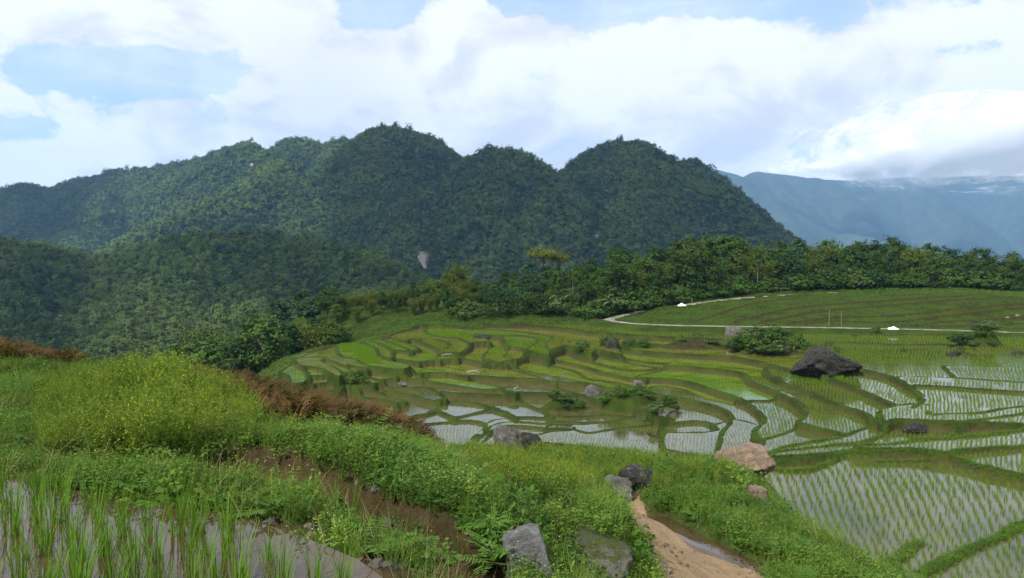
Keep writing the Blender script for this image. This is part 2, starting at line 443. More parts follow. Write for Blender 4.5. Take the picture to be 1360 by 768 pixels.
# level looked up towards the viewer in each column: the crest of the first bund met downhill
near_z = np.full(NS, np.nan); COLL = np.empty_like(BASE)
lz = [L[:, 2].mean() for L in LINES3]
for i in range(NY):
    on = (LI[i] >= 0) & (LD[i] < 0.32 * (YG[min(i + 1, NY - 1)] - YG[i]) + 0.12)
    COLL[i] = np.where(np.isnan(near_z), BASE[i], near_z - 0.1)
    zrow = np.array([lz[k] if k >= 0 else 0 for k in LI[i]])
    near_z = np.where(on, zrow, near_z)
_u = 680 + FPX * GX / (GY * CP - BASE * SP); _v = 384 - FPX * (GY * SP + BASE * CP) / (GY * CP - BASE * SP)
_rv = np.interp(_u, [806, 850, 1000, 1120, 1260, 1400], [426, 432, 435.5, 437, 440, 445])
DRY = FIELD & (_u > 812) & (_v < _rv)                 # crop steps across the road: dry
wall = (LD < 0.17 + 0.0017 * GY) | ~FIELD | (RD < 1.5)
LAB = np.full(BASE.shape, -1, np.int32); regions = []
free = ~wall
for i0 in range(NY):
    for j0 in np.nonzero(free[i0] & (LAB[i0] < 0))[0]:
        if LAB[i0, j0] >= 0: continue
        r = len(regions); stack = [(i0, j0)]; LAB[i0, j0] = r; cells = []
        while stack:
            i, j = stack.pop(); cells.append((i, j))
            for a, b in ((i + 1, j), (i - 1, j), (i, j + 1), (i, j - 1)):
                if 0 <= a < NY and 0 <= b < NS and free[a, b] and LAB[a, b] < 0:
                    LAB[a, b] = r; stack.append((a, b))
        regions.append(np.array(cells))
LEVEL = BASE.copy(); RLEV = []
def _split():
    # fields that still run down the slope are cut into level steps
    global LAB, regions
    new = []
    nearlab = LAB[int(np.searchsorted(YG, _q[1])), int(np.searchsorted(SG, _q[0] / _q[1]))]
    for r, c in enumerate(regions):
        b = BASE[c[:, 0], c[:, 1]]; lo, hi = np.percentile(b, 4), np.percentile(b, 96)
        if r == nearlab or len(c) < 40 or hi - lo < .95 or DRY[c[:, 0], c[:, 1]].mean() > .5: new.append(c); continue
        n = int(math.ceil((hi - lo) / .6)); wv = b + .10 * vnoise(GX[c[:, 0], c[:, 1]], GY[c[:, 0], c[:, 1]], .12, 15, 2)
        k = np.clip(((wv - lo) / (hi - lo) * n).astype(int), 0, n - 1)
        new += [c[k == i] for i in range(n) if (k == i).sum() > 0]
    regions = new; LAB = np.full(BASE.shape, -1, np.int32)
    for r, c in enumerate(regions): LAB[c[:, 0], c[:, 1]] = r
_q = at_z(1200, 690, -9.3)
_split()
LAB_NEAR = (int(np.searchsorted(YG, _q[1])), int(np.searchsorted(SG, _q[0] / _q[1])))
for r, c in enumerate(regions):
    ii, jj = c[:, 0], c[:, 1]
    wgt = np.median(COLL[ii, jj]); b = np.percentile(BASE[ii, jj], 35)
    lv = np.percentile(BASE[ii, jj], 28) if len(c) > 60 else BASE[ii, jj].mean()
    if len(c) > 3000: lv = np.percentile(BASE[ii, jj], 55)
    if LAB[LAB_NEAR] == r: lv = -9.22
    RLEV.append(lv); LEVEL[ii, jj] = lv
_small = np.array([len(c) < 40 for c in regions] + [False])
LAB[_small[LAB] & (LAB >= 0)] = -1
# spread labels under the bunds
for _ in range(30):
    un = (LAB < 0) & FIELD
    for di, dj in ((1, 0), (-1, 0), (0, 1), (0, -1)):
        n = np.roll(np.roll(LAB, di, 0), dj, 1); m = un & (n >= 0) & (LAB < 0)
        LAB[m] = n[m]
    m = (LAB >= 0) & un
    LEVEL[m] = np.array(RLEV)[LAB[m]]

LEVEL = np.where(DRY, BASE, LEVEL)
# steps without a traced bund get a low bund of their own
_e = np.zeros(BASE.shape, bool)
for ax in (0, 1):
    n = np.roll(LAB, -1, ax); b = (n != LAB) & (n >= 0) & (LAB >= 0) & (np.abs(np.roll(LEVEL, -1, ax) - LEVEL) > .05); _e |= b
_e &= FIELD & ~DRY; _e[-1] = False; _e[:, -1] = False
LD = np.where(_e, np.minimum(LD, .02), LD)
for di, dj, dd in ((1, 0, .004 * GY), (-1, 0, .004 * GY), (0, 1, .0016 * GY), (0, -1, .0016 * GY), (1, 1, .0045 * GY), (-1, -1, .0045 * GY), (1, -1, .0045 * GY), (-1, 1, .0045 * GY), (0, 2, .0032 * GY), (0, -2, .0032 * GY)):
    m = np.roll(np.roll(_e, di, 0), dj, 1); LD = np.where(m, np.minimum(LD, dd), LD)
# ------------------------------------------------------------------ ground of the fields: terraces, bunds, water
def attr_node(t, name): return t.n('ShaderNodeAttribute', attribute_name=name)

def ground_material(name, mud, grass1, grass2, soil):
    m, t = new_mat(name)
    pos = t.n('ShaderNodeNewGeometry').outputs['Position']
    nA = t.noise(pos, .35, 5, .6); nB = t.noise(pos, 2.3, 6, .6); nC = t.noise(pos, 14, 4, .6)
    g = t.mix(t.step(nA, .35, .65), grass1, grass2)
    g = t.mix(t.m('MULTIPLY', t.step(nC, .4, .75), .5), g, tuple(c * .45 for c in grass1))
    s = t.mix(t.step(nB, .35, .7), soil, tuple(c * .55 for c in soil))
    soilf = t.m('ADD', attr_node(t, 'soil').outputs['Fac'], t.m('MULTIPLY', t.m('SUBTRACT', nB, .5), 1.3), clamp=True)
    c = t.mix(t.step(soilf, .35, .65), g, s)
    mudc = t.mix(nB, mud, tuple(x * .6 for x in mud))
    c = t.mix(attr_node(t, 'mud').outputs['Fac'], c, mudc)
    bump = t.n('ShaderNodeBump', ins={'Strength': .7, 'Distance': .06, 'Height': t.m('ADD', nC, nB)})
    b = t.n('ShaderNodeBsdfPrincipled', ins={'Base Color': c, 'Roughness': .95, 'Specular IOR Level': .04, 'Normal': bump.outputs[0]})
    t.n('ShaderNodeOutputMaterial', ins={0: b.outputs[0]})
    return m

def water_material(name, col, rough=.03, ripple=.008):
    m, t = new_mat(name)
    pos = t.n('ShaderNodeNewGeometry').outputs['Position']
    mp = t.n('ShaderNodeVectorMath', operation='MULTIPLY', ins={0: pos, 1: (1, 1, 0)})
    h = t.m('ADD', t.noise(mp.outputs[0], 3.0, 4, .6), t.m('MULTIPLY', t.noise(mp.outputs[0], 17, 2, .5), .25))
    bump = t.n('ShaderNodeBump', ins={'Strength': .35, 'Distance': ripple, 'Height': h})
    n2 = t.noise(mp.outputs[0], .6, 4, .6)
    c = t.mix(t.step(n2, .35, .65), col, tuple(x * .65 for x in col))
    b = t.n('ShaderNodeBsdfPrincipled', ins={'Base Color': c, 'Roughness': rough, 'IOR': 1.33, 'Specular IOR Level': .5, 'Normal': bump.outputs[0]})
    t.n('ShaderNodeOutputMaterial', ins={0: b.outputs[0]})
    return m

M_FIELD = ground_material('field_soil', (.08, .065, .030), (.020, .036, .007), (.040, .066, .009), (.042, .034, .014))
M_WG = [water_material('olive_paddy_water', (.125, .175, .016)), water_material('green_paddy_water', (.105, .180, .016)), water_material('brown_green_paddy_water', (.140, .150, .022))]
M_WATER = water_material('paddy_water', (.080, .080, .028))

CREST = grow_max(np.where(FIELD, LEVEL, -99), 3)
CREST = np.where(CREST < -90, BASE, CREST)
_lz = np.where(LI >= 0, np.array(lz + [0.0])[LI], 1e3)
CREST = np.maximum(np.minimum(CREST, BASE + .3), LEVEL - .02)
drop = np.maximum(CREST - LEVEL, 0)
bw = 0.16 + 0.0010 * GY + .05 * vnoise(GX, GY, .5, 3)
crest_h = .05 + .07 * sstep(60, 30, GY) + (.02 + .03 * sstep(60, 30, GY)) * vnoise(GX, GY, .8, 5, 3)
tt = sstep(0.0, 1.0, (LD - bw * .55) / (0.16 + 0.30 * drop + .0008 * GY))
Z = np.where(FIELD, (CREST + crest_h) * (1 - tt) + LEVEL * tt, BASE)
BUND = np.where(FIELD, 1 - tt, 0)
# dry ground round the fields joins softly
near = RD < 6
pz = np.zeros_like(Z)
ii, jj = np.nonzero(near)
d2 = (GX[ii, jj][:, None] - ROAD3[None, :, 0]) ** 2 + (GY[ii, jj][:, None] - ROAD3[None, :, 1]) ** 2
pz[ii, jj] = ROAD3[d2.argmin(1), 2]
k = 1 - sstep(1.6, 4.0, RD)
Z = Z * (1 - k) + (pz + .12) * k
BUND = BUND * (1 - k)
NOFIELD = (~FIELD)
Z += np.where(NOFIELD, .25 * vnoise(GX, GY, .25, 9) , .03 * vnoise(GX, GY, 1.3, 4) * BUND)
# upper fields beyond the road are dry young crop: low steps, no water
PXV = 384 - FPX * (GY * SP + Z * CP) / (GY * CP - Z * SP)
PXU = 680 + FPX * GX / (GY * CP - Z * SP)
SOIL = np.clip(BUND * 0.15 + sstep(.45, 1.0, drop * (BUND > .15) * (BUND < .85)) * .6, 0, 1)
SOIL = np.where(NOFIELD, .12 + .3 * vnoise(GX, GY, .1, 12), SOIL)
SOIL = np.where(DRY, np.clip(1.5 * BUND + .25 * vnoise(GX, GY, .15, 14), 0, .9), SOIL)
SOIL = np.maximum(SOIL, (1 - sstep(1.3, 2.1, RD)) * .0)
# bare red-brown bank faces seen behind the top fields and on the mound
for (u, v, ru, rv, kk) in ((700, 433, 110, 3.5, .7), (925, 452, 42, 5, .9), (515, 447, 22, 6, .9), (860, 455, 45, 4, .5), (1000, 452, 30, 5, .6)):
    SOIL = np.maximum(SOIL, kk * np.exp(-((PXU - u) / ru) ** 2 - ((PXV - v) / rv) ** 2))
MUD = np.where(FIELD & ~DRY, tt, 0) * sstep(3.2, 4.6, RD)
# overgrown banks that rise between the fields (photo pixel of the foot, size, height in metres)
BANKS = [(1016, 468, 52, 1.3), (1302, 452, 34, 1.5), (925, 460, 62, .7), (850, 462, 40, .5), (838, 540, 46, .7), (748, 542, 36, .7), (880, 552, 30, .6)]
BANKP = []
for (u, v, wp, h) in BANKS:
    z = float(ZPX(np.array([u]), np.array([v]))[0]); x, y, z = at_z(u, v, z); rw = wp * y / FPX; BANKP.append((x, y, rw, h))
    d = np.sqrt(((GX - x) / rw) ** 2 + ((GY - y) / (rw * .75)) ** 2) + .22 * vnoise(GX, GY, .35, 17)
    k = 1 - sstep(.25, 1.0, d); Z = np.where(k > 0, np.maximum(Z, LEVEL + .02) + h * k * (1 + .3 * vnoise(GX, GY, .6, 18)), Z); BUND = np.maximum(BUND, np.minimum(1, k * 3)); MUD = MUD * (1 - np.minimum(1, k * 4))
    SOIL = np.where(k > .05, .25 + .4 * vnoise(GX, GY, .5, 19) + (.35 if 900 < u < 1000 else 0), SOIL)
V = np.stack([GX, GY, Z], -1).reshape(-1, 3)
allf = grid_faces(NY, NS)
# a face belongs to a bund when it lies on its crest or riser
fi = (allf[:, 0] // NS, allf[:, 0] % NS)
onb = (BUND[fi] > .12) & FIELD[fi] & (LD[fi] < 1.6) & (LI[fi] >= 0) & (RD[fi] > 2.0)
fields = None
def split_ground(name, F, parent=None):
    v, f, used = compact(V, F)
    o = mesh_ob(name, v, f, M_FIELD, parent, smooth=True)
    float_attr(o, 'soil', SOIL.ravel()[used]); float_attr(o, 'mud', MUD.ravel()[used])
    return o
fields = split_ground('terraced_ground', allf[~onb]); tag(fields, kind='structure')
lid = LI[fi]
for kline in range(len(LINES3)):
    F = allf[onb & (lid == kline)]
    if len(F) > 8: split_ground('bund', F, fields)
# water of each paddy
NREG = len(regions)
WREG = []
for r, c in enumerate(regions):
    if len(c) < 14: continue
    ci, cj = c[:, 0], c[:, 1]
    if DRY[ci, cj].mean() > .5: continue
    WREG.append(r)
labf = np.stack([LAB.ravel()[allf[:, k]] for k in range(4)], 1)
same = (labf == labf[:, :1]).all(1)
for r in WREG:
    F = allf[same & (labf[:, 0] == r)]
    if len(F) < 8: continue
    v, f, used = compact(V, F); v = v.copy(); v[:, 2] = RLEV[r] + .045
    cu, cv = PXU.ravel()[used].mean(), PXV.ravel()[used].mean()
    o = mesh_ob('water', v, f, M_WG[(r * 7 + int(cu)) % 3] if (cv < 512 and cu < 1010) else M_WATER, smooth=True); tag(o, kind='structure'); o.name = 'paddy_water'

# road: a strip laid on the ground
M_ROAD, t = new_mat('pale_dirt_road')
pos = t.n('ShaderNodeNewGeometry').outputs['Position']
c = t.mix(t.step(t.noise(pos, .8, 6, .65), .3, .7), (.15, .135, .11), (.25, .235, .20))
c = t.mix(t.m('MULTIPLY', t.step(t.noise(pos, .5, 5, .7, 1.0), .48, .62), .85), c, (.07, .09, .03))
b = t.n('ShaderNodeBsdfPrincipled', ins={'Base Color': c, 'Roughness': .95, 'Specular IOR Level': .1})
t.n('ShaderNodeOutputMaterial', ins={0: b.outputs[0]})
def strip(name, P, half, lift, mat):
    vv, ff = [], []
    n = len(P)
    for i in range(n):
        a = P[max(i - 1, 0)]; b2 = P[min(i + 1, n - 1)]
        d = np.array([b2[0] - a[0], b2[1] - a[1]]); d /= np.linalg.norm(d) + 1e-9
        h = half * (1 + .18 * math.sin(i * 1.7) + .1 * math.sin(i * .61))
        for q in (-1, -.6, -.2, .2, .6, 1):
            e = lift * (1 - abs(q) ** 3) - .06 * (abs(q) > .9)
            vv.append((P[i][0] - d[1] * h * q, P[i][1] + d[0] * h * q, P[i][2] + e))
    for i in range(n - 1):
        for q in range(5):
            ff.append((i * 6 + q, i * 6 + q + 1, i * 6 + q + 7, i * 6 + q + 6))
    return mesh_ob(name, vv, ff, mat, smooth=True)
RP = np.array([ROAD3[int(i)] * (1 - (i % 1)) + ROAD3[min(int(i) + 1, len(ROAD3) - 1)] * (i % 1) for i in np.linspace(0, len(ROAD3) - 1.001, 160)])
RP[:, 2] += .14
tag(strip('road', RP, .75, .05, M_ROAD), kind='structure')

# ------------------------------------------------------------------ the near hillside
PADDY_PX = [(-700,632),(-100,634),(0,640),(100,655),(200,672),(300,690),(400,722),(470,752),(520,790),(400,1100),(-900,1100)]
PADDY = [at_z(u, v, -1.6) for u, v in PADDY_PX]
POOL_PX = [(235,642),(290,612),(340,618),(420,638),(500,658),(560,672),(610,684),(680,704),(690,735),(690,800),(655,800),(612,772),(555,735),(480,706),(380,682),(300,662)]
POOL = [at_z(u, v, -1.80) for u, v in POOL_PX]
NC = []   # (u, v, y) seen ground points
NC += [(0,628,5.9),(100,640,5.8),(200,655,5.6),(300,675,5.35),(400,700,5.05),(480,730,4.75),(560,768,4.45),(-150,620,6.2),(-300,620,6.3),
       (0,600,7.0),(100,612,7.0),(200,622,6.9),(0,560,8.6),(150,570,8.5),(-150,570,8.4),(-350,590,8.0),
       (0,505,13),(100,505,13),(200,510,12.8),(300,522,12.5),(-150,500,13),(-400,510,12.5),
       (0,478,17),(60,490,16.5),(150,500,16),(250,510,16),(-200,465,17.5),
       (290,592,7.4),(350,592,7.3),(420,603,6.9),(500,630,6.7),(560,658,6.3),(620,672,6.1),(680,690,6.0),
       (430,575,9.0),(350,560,9.5),(500,575,10.5),(560,620,8.2),(600,640,7.8),(640,655,7.4),(700,668,7.0),
       (400,552,13.5),(470,566,14),(530,588,14.5),(580,606,13.8),(620,615,13.2),(680,622,13.5),(740,616,14.5),
       (600,612,13.2),(650,632,10.2),(720,640,9.8),(760,650,9.5),(800,650,10.8),(750,690,7.2),(790,690,7.6),(820,700,7.8),
       (720,768,5.75),(780,768,6.4),(840,775,6.9),(870,768,7.3),
       (820,662,13.2),(850,690,11.2),(890,720,9.6),(945,768,7.9),(1000,830,6.7),
       (870,675,12.4),(900,692,11.1),(960,722,9.8),(1040,755,8.8),(1120,790,8.2),
       (850,640,14),(880,650,13.2),(920,665,12.4),(980,690,11.3),(1040,712,10.6),(1100,742,10.0),(1180,780,9.4),(1300,840,8.8),
       (850,618,15.5),(920,626,15.5),(980,630,15.3),(1000,650,14.0),(1012,682,12.4),(1060,706,11.3),(1120,736,10.5),(1190,772,9.7),
       (640,612,16.5),(720,616,16.5),(790,612,17)]
NP = [at_y(*q) for q in NC]
# the ground falls away behind the rim
for (u, v, y, dy, dz) in ((0,478,17,5,-3.5),(150,500,16,6,-4),(300,522,13,8,-5),(-200,465,17.5,6,-3),(400,552,13.5,7,-5),(530,582,14.5,5,-4.5),(620,607,14.5,6,-5),(720,602,16.5,5,-4.5),(790,600,17,5,-4.5),(900,615,16.2,5,-4.2),(980,630,15.8,4,-4.5)):
    x0, y0, z0 = at_y(u, v, y); NP.append((x0 * (y + dy) / y, y + dy, z0 + dz)); NP.append((x0 * (y + 2 * dy) / y, y + 2 * dy, z0 + 2.1 * dz))
for (u, v, y, dx, dz) in ((1000,650,14,2.6,-2.8),(1012,682,12.4,2.6,-3.0),(1060,706,11.3,2.8,-3.2),(1120,736,10.5,2.8,-3.2),(1190,772,9.7,2.8,-3.2),(1300,840,8.8,2.8,-3.2)):
    x0, y0, z0 = at_y(u, v, y); NP.append((x0 + dx, y0 + dx * .9, z0 + dz)); NP.append((x0 + 2 * dx, y0 + dx * 1.8, z0 + 2 * dz))
NP += [(-1.5, 2.0, -1.5), (0.5, 2.0, -1.7), (1.5, 3.0, -2.4), (-4, 2, -1.5), (1.2, 4.5, -2.35), (3, 4, -3.0), (2.4, 6, -3.0)]
HN = RBF([(p[0], p[1]) for p in NP], [p[2] for p in NP], .05)
NSn, NYn = 600, 380
SGn = np.linspace(-.98, .80, NSn); YGn = 2.0 * (26 / 2.0) ** np.linspace(0, 1, NYn)
NX = SGn[None, :] * YGn[:, None]; NYY = np.repeat(YGn[:, None], NSn, 1)

def poly_dist(X, Y, P, closed=True):
    d = np.full(np.shape(X), 1e3); n = len(P)
    for i in range(n if closed else n - 1):
        a, b = P[i], P[(i + 1) % n]; dx, dy = b[0] - a[0], b[1] - a[1]
        t = np.clip(((X - a[0]) * dx + (Y - a[1]) * dy) / (dx * dx + dy * dy + 1e-12), 0, 1)
        d = np.minimum(d, np.hypot(X - a[0] - t * dx, Y - a[1] - t * dy))
    return d
PATH = smooth_line([at_y(*q)[:2] for q in ((820,662,13.2),(850,690,11.2),(890,720,9.6),(945,768,7.9),(1000,830,6.7),(1080,930,5.4))])
DITCH = smooth_line([at_y(*q)[:2] for q in ((868,674,12.3),(900,692,11.1),(960,722,9.75),(1045,756,8.75),(1130,795,8.1),(1250,860,7.3))])
PATCH = smooth_line([at_y(*q)[:2] for q in ((596,608,13.8),(630,615,13.2),(665,620,13.0))])

def near_maps(X, Y):
    base = HN(X, Y)
    wob = .07 * vnoise(X, Y, 1.1, 21) + .03 * vnoise(X, Y, 5, 22)
    dp = np.where(in_poly(X, Y, PADDY), 1, -1) * poly_dist(X, Y, PADDY) + wob
    do = np.where(in_poly(X, Y, POOL), 1, -1) * poly_dist(X, Y, POOL) + wob * .7
    pd = poly_dist(X, Y, PATH, False); dd = poly_dist(X, Y, DITCH, False)
    pw = .33 + .34 * sstep(13, 8, Y)
    z = base + .05 * vnoise(X, Y, .9, 25) + .035 * vnoise(X, Y, 3.1, 26) + .015 * vnoise(X, Y, 11, 27)
    pm = 1 - sstep(pw * .8, pw * 1.25, pd + wob)
    z = z * (1 - pm) + (base - .03 + .012 * vnoise(X, Y, 4, 28)) * pm
    dm = 1 - sstep(.20, .46, dd + wob * .6)
    z = z - .16 * dm
    kp = sstep(-.16, .12, dp); z = z * (1 - kp) + np.minimum(z, -1.74) * kp
    ko = sstep(-.05, .07, do); z = z * (1 - ko) + np.minimum(z, -1.93 - .42 * sstep(-1.5, -.85, X)) * ko
    return z, dict(paddy=dp, pool=do, path=pd - pw, ditch=dd, base=base, patch=poly_dist(X, Y, PATCH, False))
NZ, NM = near_maps(NX, NYY)
def project(x, y, z):
    f = y * CP - z * SP
    return 680 + FPX * x / f, 384 - FPX * (y * SP + z * CP) / f
NU, NVv = project(NX, NYY, NZ)
# slope exposes soil
gy = np.gradient(NZ, axis=0) / np.gradient(NYY, axis=0); gx = np.gradient(NZ, axis=1) / np.maximum(np.gradient(NX, axis=1), 1e-4)
slope = np.hypot(gx, gy)
nsoil = sstep(.7, 1.8, slope) * .9 + .25 * vnoise(NX, NYY, .7, 31)
nsoil = np.maximum(nsoil, 1.2 * (1 - sstep(.02, .20, np.abs(NM['paddy'] + .16))) * (NX > -2.6) * .8)
nsoil = np.where(NM['pool'] > -.45, np.maximum(nsoil, .75), nsoil)
pathm = np.maximum(1 - sstep(-.05, .12, NM['path'] + .06 * vnoise(NX, NYY, 2, 33)), 1 - sstep(.22, .42, NM['patch'] + .1 * vnoise(NX, NYY, 2, 34)))
nmud = np.clip(sstep(-.02, .1, NM['paddy']) + sstep(-.02, .1, NM['pool']) + (1 - sstep(.16, .3, NM['ditch'])), 0, 1)
m, t = new_mat('hillside_soil')
pos = t.n('ShaderNodeNewGeometry').outputs['Position']
nA = t.noise(pos, .9, 5, .6); nB = t.noise(pos, 6, 6, .65); nC = t.noise(pos, 38, 4, .65)
g = t.mix(t.step(nB, .35, .65), (.030, .050, .010), (.055, .075, .016))
s = t.mix(t.step(nB, .3, .7), (.062, .048, .022), (.034, .026, .012)); s = t.mix(t.m('MULTIPLY', t.step(nA, .54, .7), .6), s, (.12, .075, .036))
c = t.mix(t.step(t.m('ADD', attr_node(t, 'soil').outputs['Fac'], t.m('MULTIPLY', t.m('SUBTRACT', nB, .5), .8)), .3, .55), g, s)
p = t.mix(t.step(nB, .35, .68), (.29, .205, .122), (.21, .148, .085)); p = t.mix(t.m('MULTIPLY', t.step(nC, .5, .72), .45), p, (.35, .26, .16))
c = t.mix(t.step(t.m('ADD', attr_node(t, 'path').outputs['Fac'], t.m('MULTIPLY', t.m('SUBTRACT', nB, .5), .6)), .35, .6), c, p)
c = t.mix(attr_node(t, 'mud').outputs['Fac'], c, (.075, .047, .024))
bump = t.n('ShaderNodeBump', ins={'Strength': .8, 'Distance': .03, 'Height': t.m('ADD', nC, t.m('MULTIPLY', nB, 2))})
b = t.n('ShaderNodeBsdfPrincipled', ins={'Base Color': c, 'Roughness': .92, 'Specular IOR Level': .08, 'Normal': bump.outputs[0]})
t.n('ShaderNodeOutputMaterial', ins={0: b.outputs[0]}); M_HILL = m
Vn = np.stack([NX, NYY, NZ], -1).reshape(-1, 3)
hill = mesh_ob('near_ground', Vn, grid_faces(NYn, NSn), M_HILL, smooth=True); tag(hill, kind='structure'); hill.name = 'hillside_ground'
float_attr(hill, 'soil', nsoil); float_attr(hill, 'path', pathm); float_attr(hill, 'mud', nmud)
M_POOL = water_material('muddy_water', (.085, .050, .022), .04, .004)
M_PADDY2 = water_material('near_paddy_water', (.070, .044, .022), .03, .004)
def sheet(name, P, z, mat):
    bm = bmesh.new(); f = bm.faces.new([bm.verts.new((p[0], p[1], z)) for p in P]); bmesh.ops.triangulate(bm, faces=[f])
    me = bpy.data.meshes.new(name); bm.to_mesh(me); bm.free(); me.materials.append(mat)
    o = bpy.data.objects.new(name, me); COL.objects.link(o); return tag(o, kind='structure')
def expand(P, d):
    c = np.mean([p[:2] for p in P], 0); return [(p[0] + d * np.sign(p[0] - c[0]), p[1] + d * np.sign(p[1] - c[1])) for p in P]
sheet('paddy_water', [(p[0], p[1] + .1) for p in PADDY], -1.6, M_PADDY2)
sheet('pool_water', [p[:2] for p in (at_z(u, v, -1.86) for u, v in ((235,640),(290,606),(420,634),(452,642),(446,708),(380,690),(300,668)))], -1.86, M_POOL)
# the ditch beside the path holds a string of puddle water following its bed
dz = [float(near_maps(np.array([q[0]]), np.array([q[1]]))[0][0]) for q in DITCH]
dP = np.array([(q[0], q[1], 0) for q in DITCH]); dzb = np.convolve(np.pad(dz, 3, 'edge'), np.ones(7) / 7, 'valid'); dP[:, 2] = dzb + .06
tag(strip('ditch_water', dP, .30, .004, M_PADDY2), kind='structure')
# valley floor and land to the horizon
M_LAND, t = new_mat('far_land')
pos = t.n('ShaderNodeNewGeometry').outputs['Position']
c = t.mix(t.noise(pos, .01, 6, .6), (.03, .055, .02), (.05, .08, .03))
b = t.n('ShaderNodeBsdfDiffuse', ins={0: c}); t.n('ShaderNodeOutputMaterial', ins={0: b.outputs[0]})
L = 40000
tag(mesh_ob('valley_ground', [(-L, -L, -95), (L, -L, -95), (L, L, -95), (-L, L, -95)], [(0, 1, 2, 3)], M_LAND), kind='structure')
# ------------------------------------------------------------------ mountains: heights fall away from traced ridge lines
def ridge_pts(lines, dz, step):
    out = []
    for ln in lines:
        P = [np.array(at_y(*q)) + (0, 0, dz) for q in ln]
        for a, b in zip(P[:-1], P[1:]):
            n = max(1, int(np.linalg.norm(b - a) / step))
            for k in range(n): out.append(a + (b - a) * k / n)
        out.append(P[-1])
    return np.array(out)

def blur(Z, n):
    for _ in range(n):
        P = np.pad(Z, 1, 'edge')
        Z = (P[1:-1, 1:-1] * 4 + P[:-2, 1:-1] * 2 + P[2:, 1:-1] * 2 + P[1:-1, :-2] * 2 + P[1:-1, 2:] * 2 + P[:-2, :-2] + P[:-2, 2:] + P[2:, :-2] + P[2:, 2:]) / 16
    return Z

def mountain(name, ridges, s0, s1, ns, y0, y1, ny, slope, rnd, floor, mat, dz=-4, rough=(10, .012), seed=40, step=12, power=1.0, nb=2):
    sg = np.linspace(s0, s1, ns); yg = y0 * (y1 / y0) ** np.linspace(0, 1, ny)
    X = sg[None, :] * yg[:, None]; Y = np.repeat(yg[:, None], ns, 1)
    R = ridge_pts(ridges, dz, step)
    wx = X + 6 * vnoise(X, Y, rough[1] * .8, seed + 1) * rough[0] / 10; wy = Y + 6 * vnoise(X, Y, rough[1] * .8, seed + 2) * rough[0] / 10
    Z = np.full(X.shape, -1e4); far = np.zeros(X.shape)
    for p in R:
        d = np.hypot(wx - p[0], wy - p[1])
        h = p[2] - slope * (np.sqrt(d * d + rnd * rnd) - rnd) ** power
        m = h > Z; Z[m] = h[m]; far[m] = d[m]
    k = sstep(0, 5 * rough[0], far)
    Z = Z + k * rough[0] * (.8 * vnoise(X, Y, rough[1], seed, 5) + 1.3 * (np.abs(vnoise(X, Y, rough[1] * .9, seed + 5, 4)) * 2 - .5))
    Z = blur(np.maximum(Z, floor + 4 * vnoise(X, Y, .01, seed + 7)), nb)
    V = np.stack([X, Y, Z], -1).reshape(-1, 3)
    o = mesh_ob(name, V, grid_faces(ny, ns), mat, smooth=True); tag(o, kind='structure')
    return o, X, Y, Z

def hill_material(name, g1, g2, rock, lo, hi):
    m, t = new_mat(name)
    gn = t.n('ShaderNodeNewGeometry'); pos = gn.outputs['Position']
    nz = t.n('ShaderNodeSeparateXYZ', ins={0: gn.outputs['True Normal']}).outputs[2]
    a = t.noise(pos, .02, 6, .6); b_ = t.noise(pos, .11, 6, .65)
    g = t.mix(t.step(a, .35, .65), g1, g2); g = t.mix(t.m('MULTIPLY', t.step(b_, .4, .7), .6), g, tuple(c * .4 for c in g1))
    f = t.m('ADD', nz, t.m('MULTIPLY', t.m('SUBTRACT', b_, .5), .5))
    c = t.mix(t.step(f, lo, hi), rock, g)
    bump = t.n('ShaderNodeBump', ins={'Strength': 1.0, 'Distance': 6.0, 'Height': b_})
    b = t.n('ShaderNodeBsdfDiffuse', ins={0: c, 2: bump.outputs[0]}); t.n('ShaderNodeOutputMaterial', ins={0: b.outputs[0]})
    return m
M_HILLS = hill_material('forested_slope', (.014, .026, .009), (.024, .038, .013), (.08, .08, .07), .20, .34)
RID1 = [
 [(-160,262,1500),(0,250,1500),(40,243,1500),(70,251,1480),(95,240,1450),(150,225,1420),(210,222,1400),(260,210,1350),(300,195,1300),(328,186,1260),(348,201,1290)],
 [(350,200,1350),(385,182,1380),(420,190,1400),(445,183,1400),(470,192,1380)],
 [(455,215,1150),(480,182,1120),(500,168,1100),(530,173,1100),(560,180,1090),(585,198,1080),(610,216,1060),(640,240,1040)],
 [(612,207,1480),(632,209,1480)],
 [(600,235,960),(625,206,950),(650,195,940),(690,205,930),(720,226,930),(742,246,930),(780,270,920),(810,305,900)],
 [(738,250,1080),(760,216,1060),(785,195,1050),(810,188,1040),(850,186,1030),(880,200,1020),(897,226,1020),(905,245,1010)],
 [(902,236,1120),(912,220,1120),(925,209,1120),(950,226,1110),(975,255,1090),(1000,292,1070),(1030,322,1050),(1065,348,1040)],
 [(340,198,1250),(371,212,1120),(400,262,1020),(420,310,930)],
 [(371,212,1120),(320,245,1020),(260,275,950),(200,302,910),(130,338,880),(60,372,860)],
 [(500,170,1100),(520,230,985),(530,290,870),(545,345,780)],
 [(650,197,940),(655,260,850),(670,330,750)],
 [(840,188,1035),(835,250,910),(850,320,790)],
 [(925,213,1120),(940,290,970),(950,340,880)],
 [(150,227,1420),(140,280,1220),(110,330,1080)],
 [(430,192,1390),(440,250,1200),(470,300,1030)],
]
mt1, X1, Y1m, Z1 = mountain('karst_hills', RID1, -.85, .46, 460, 620, 1750, 230, .98, 12, -110, M_HILLS, dz=-5, rough=(24, .0075), seed=40, nb=1)
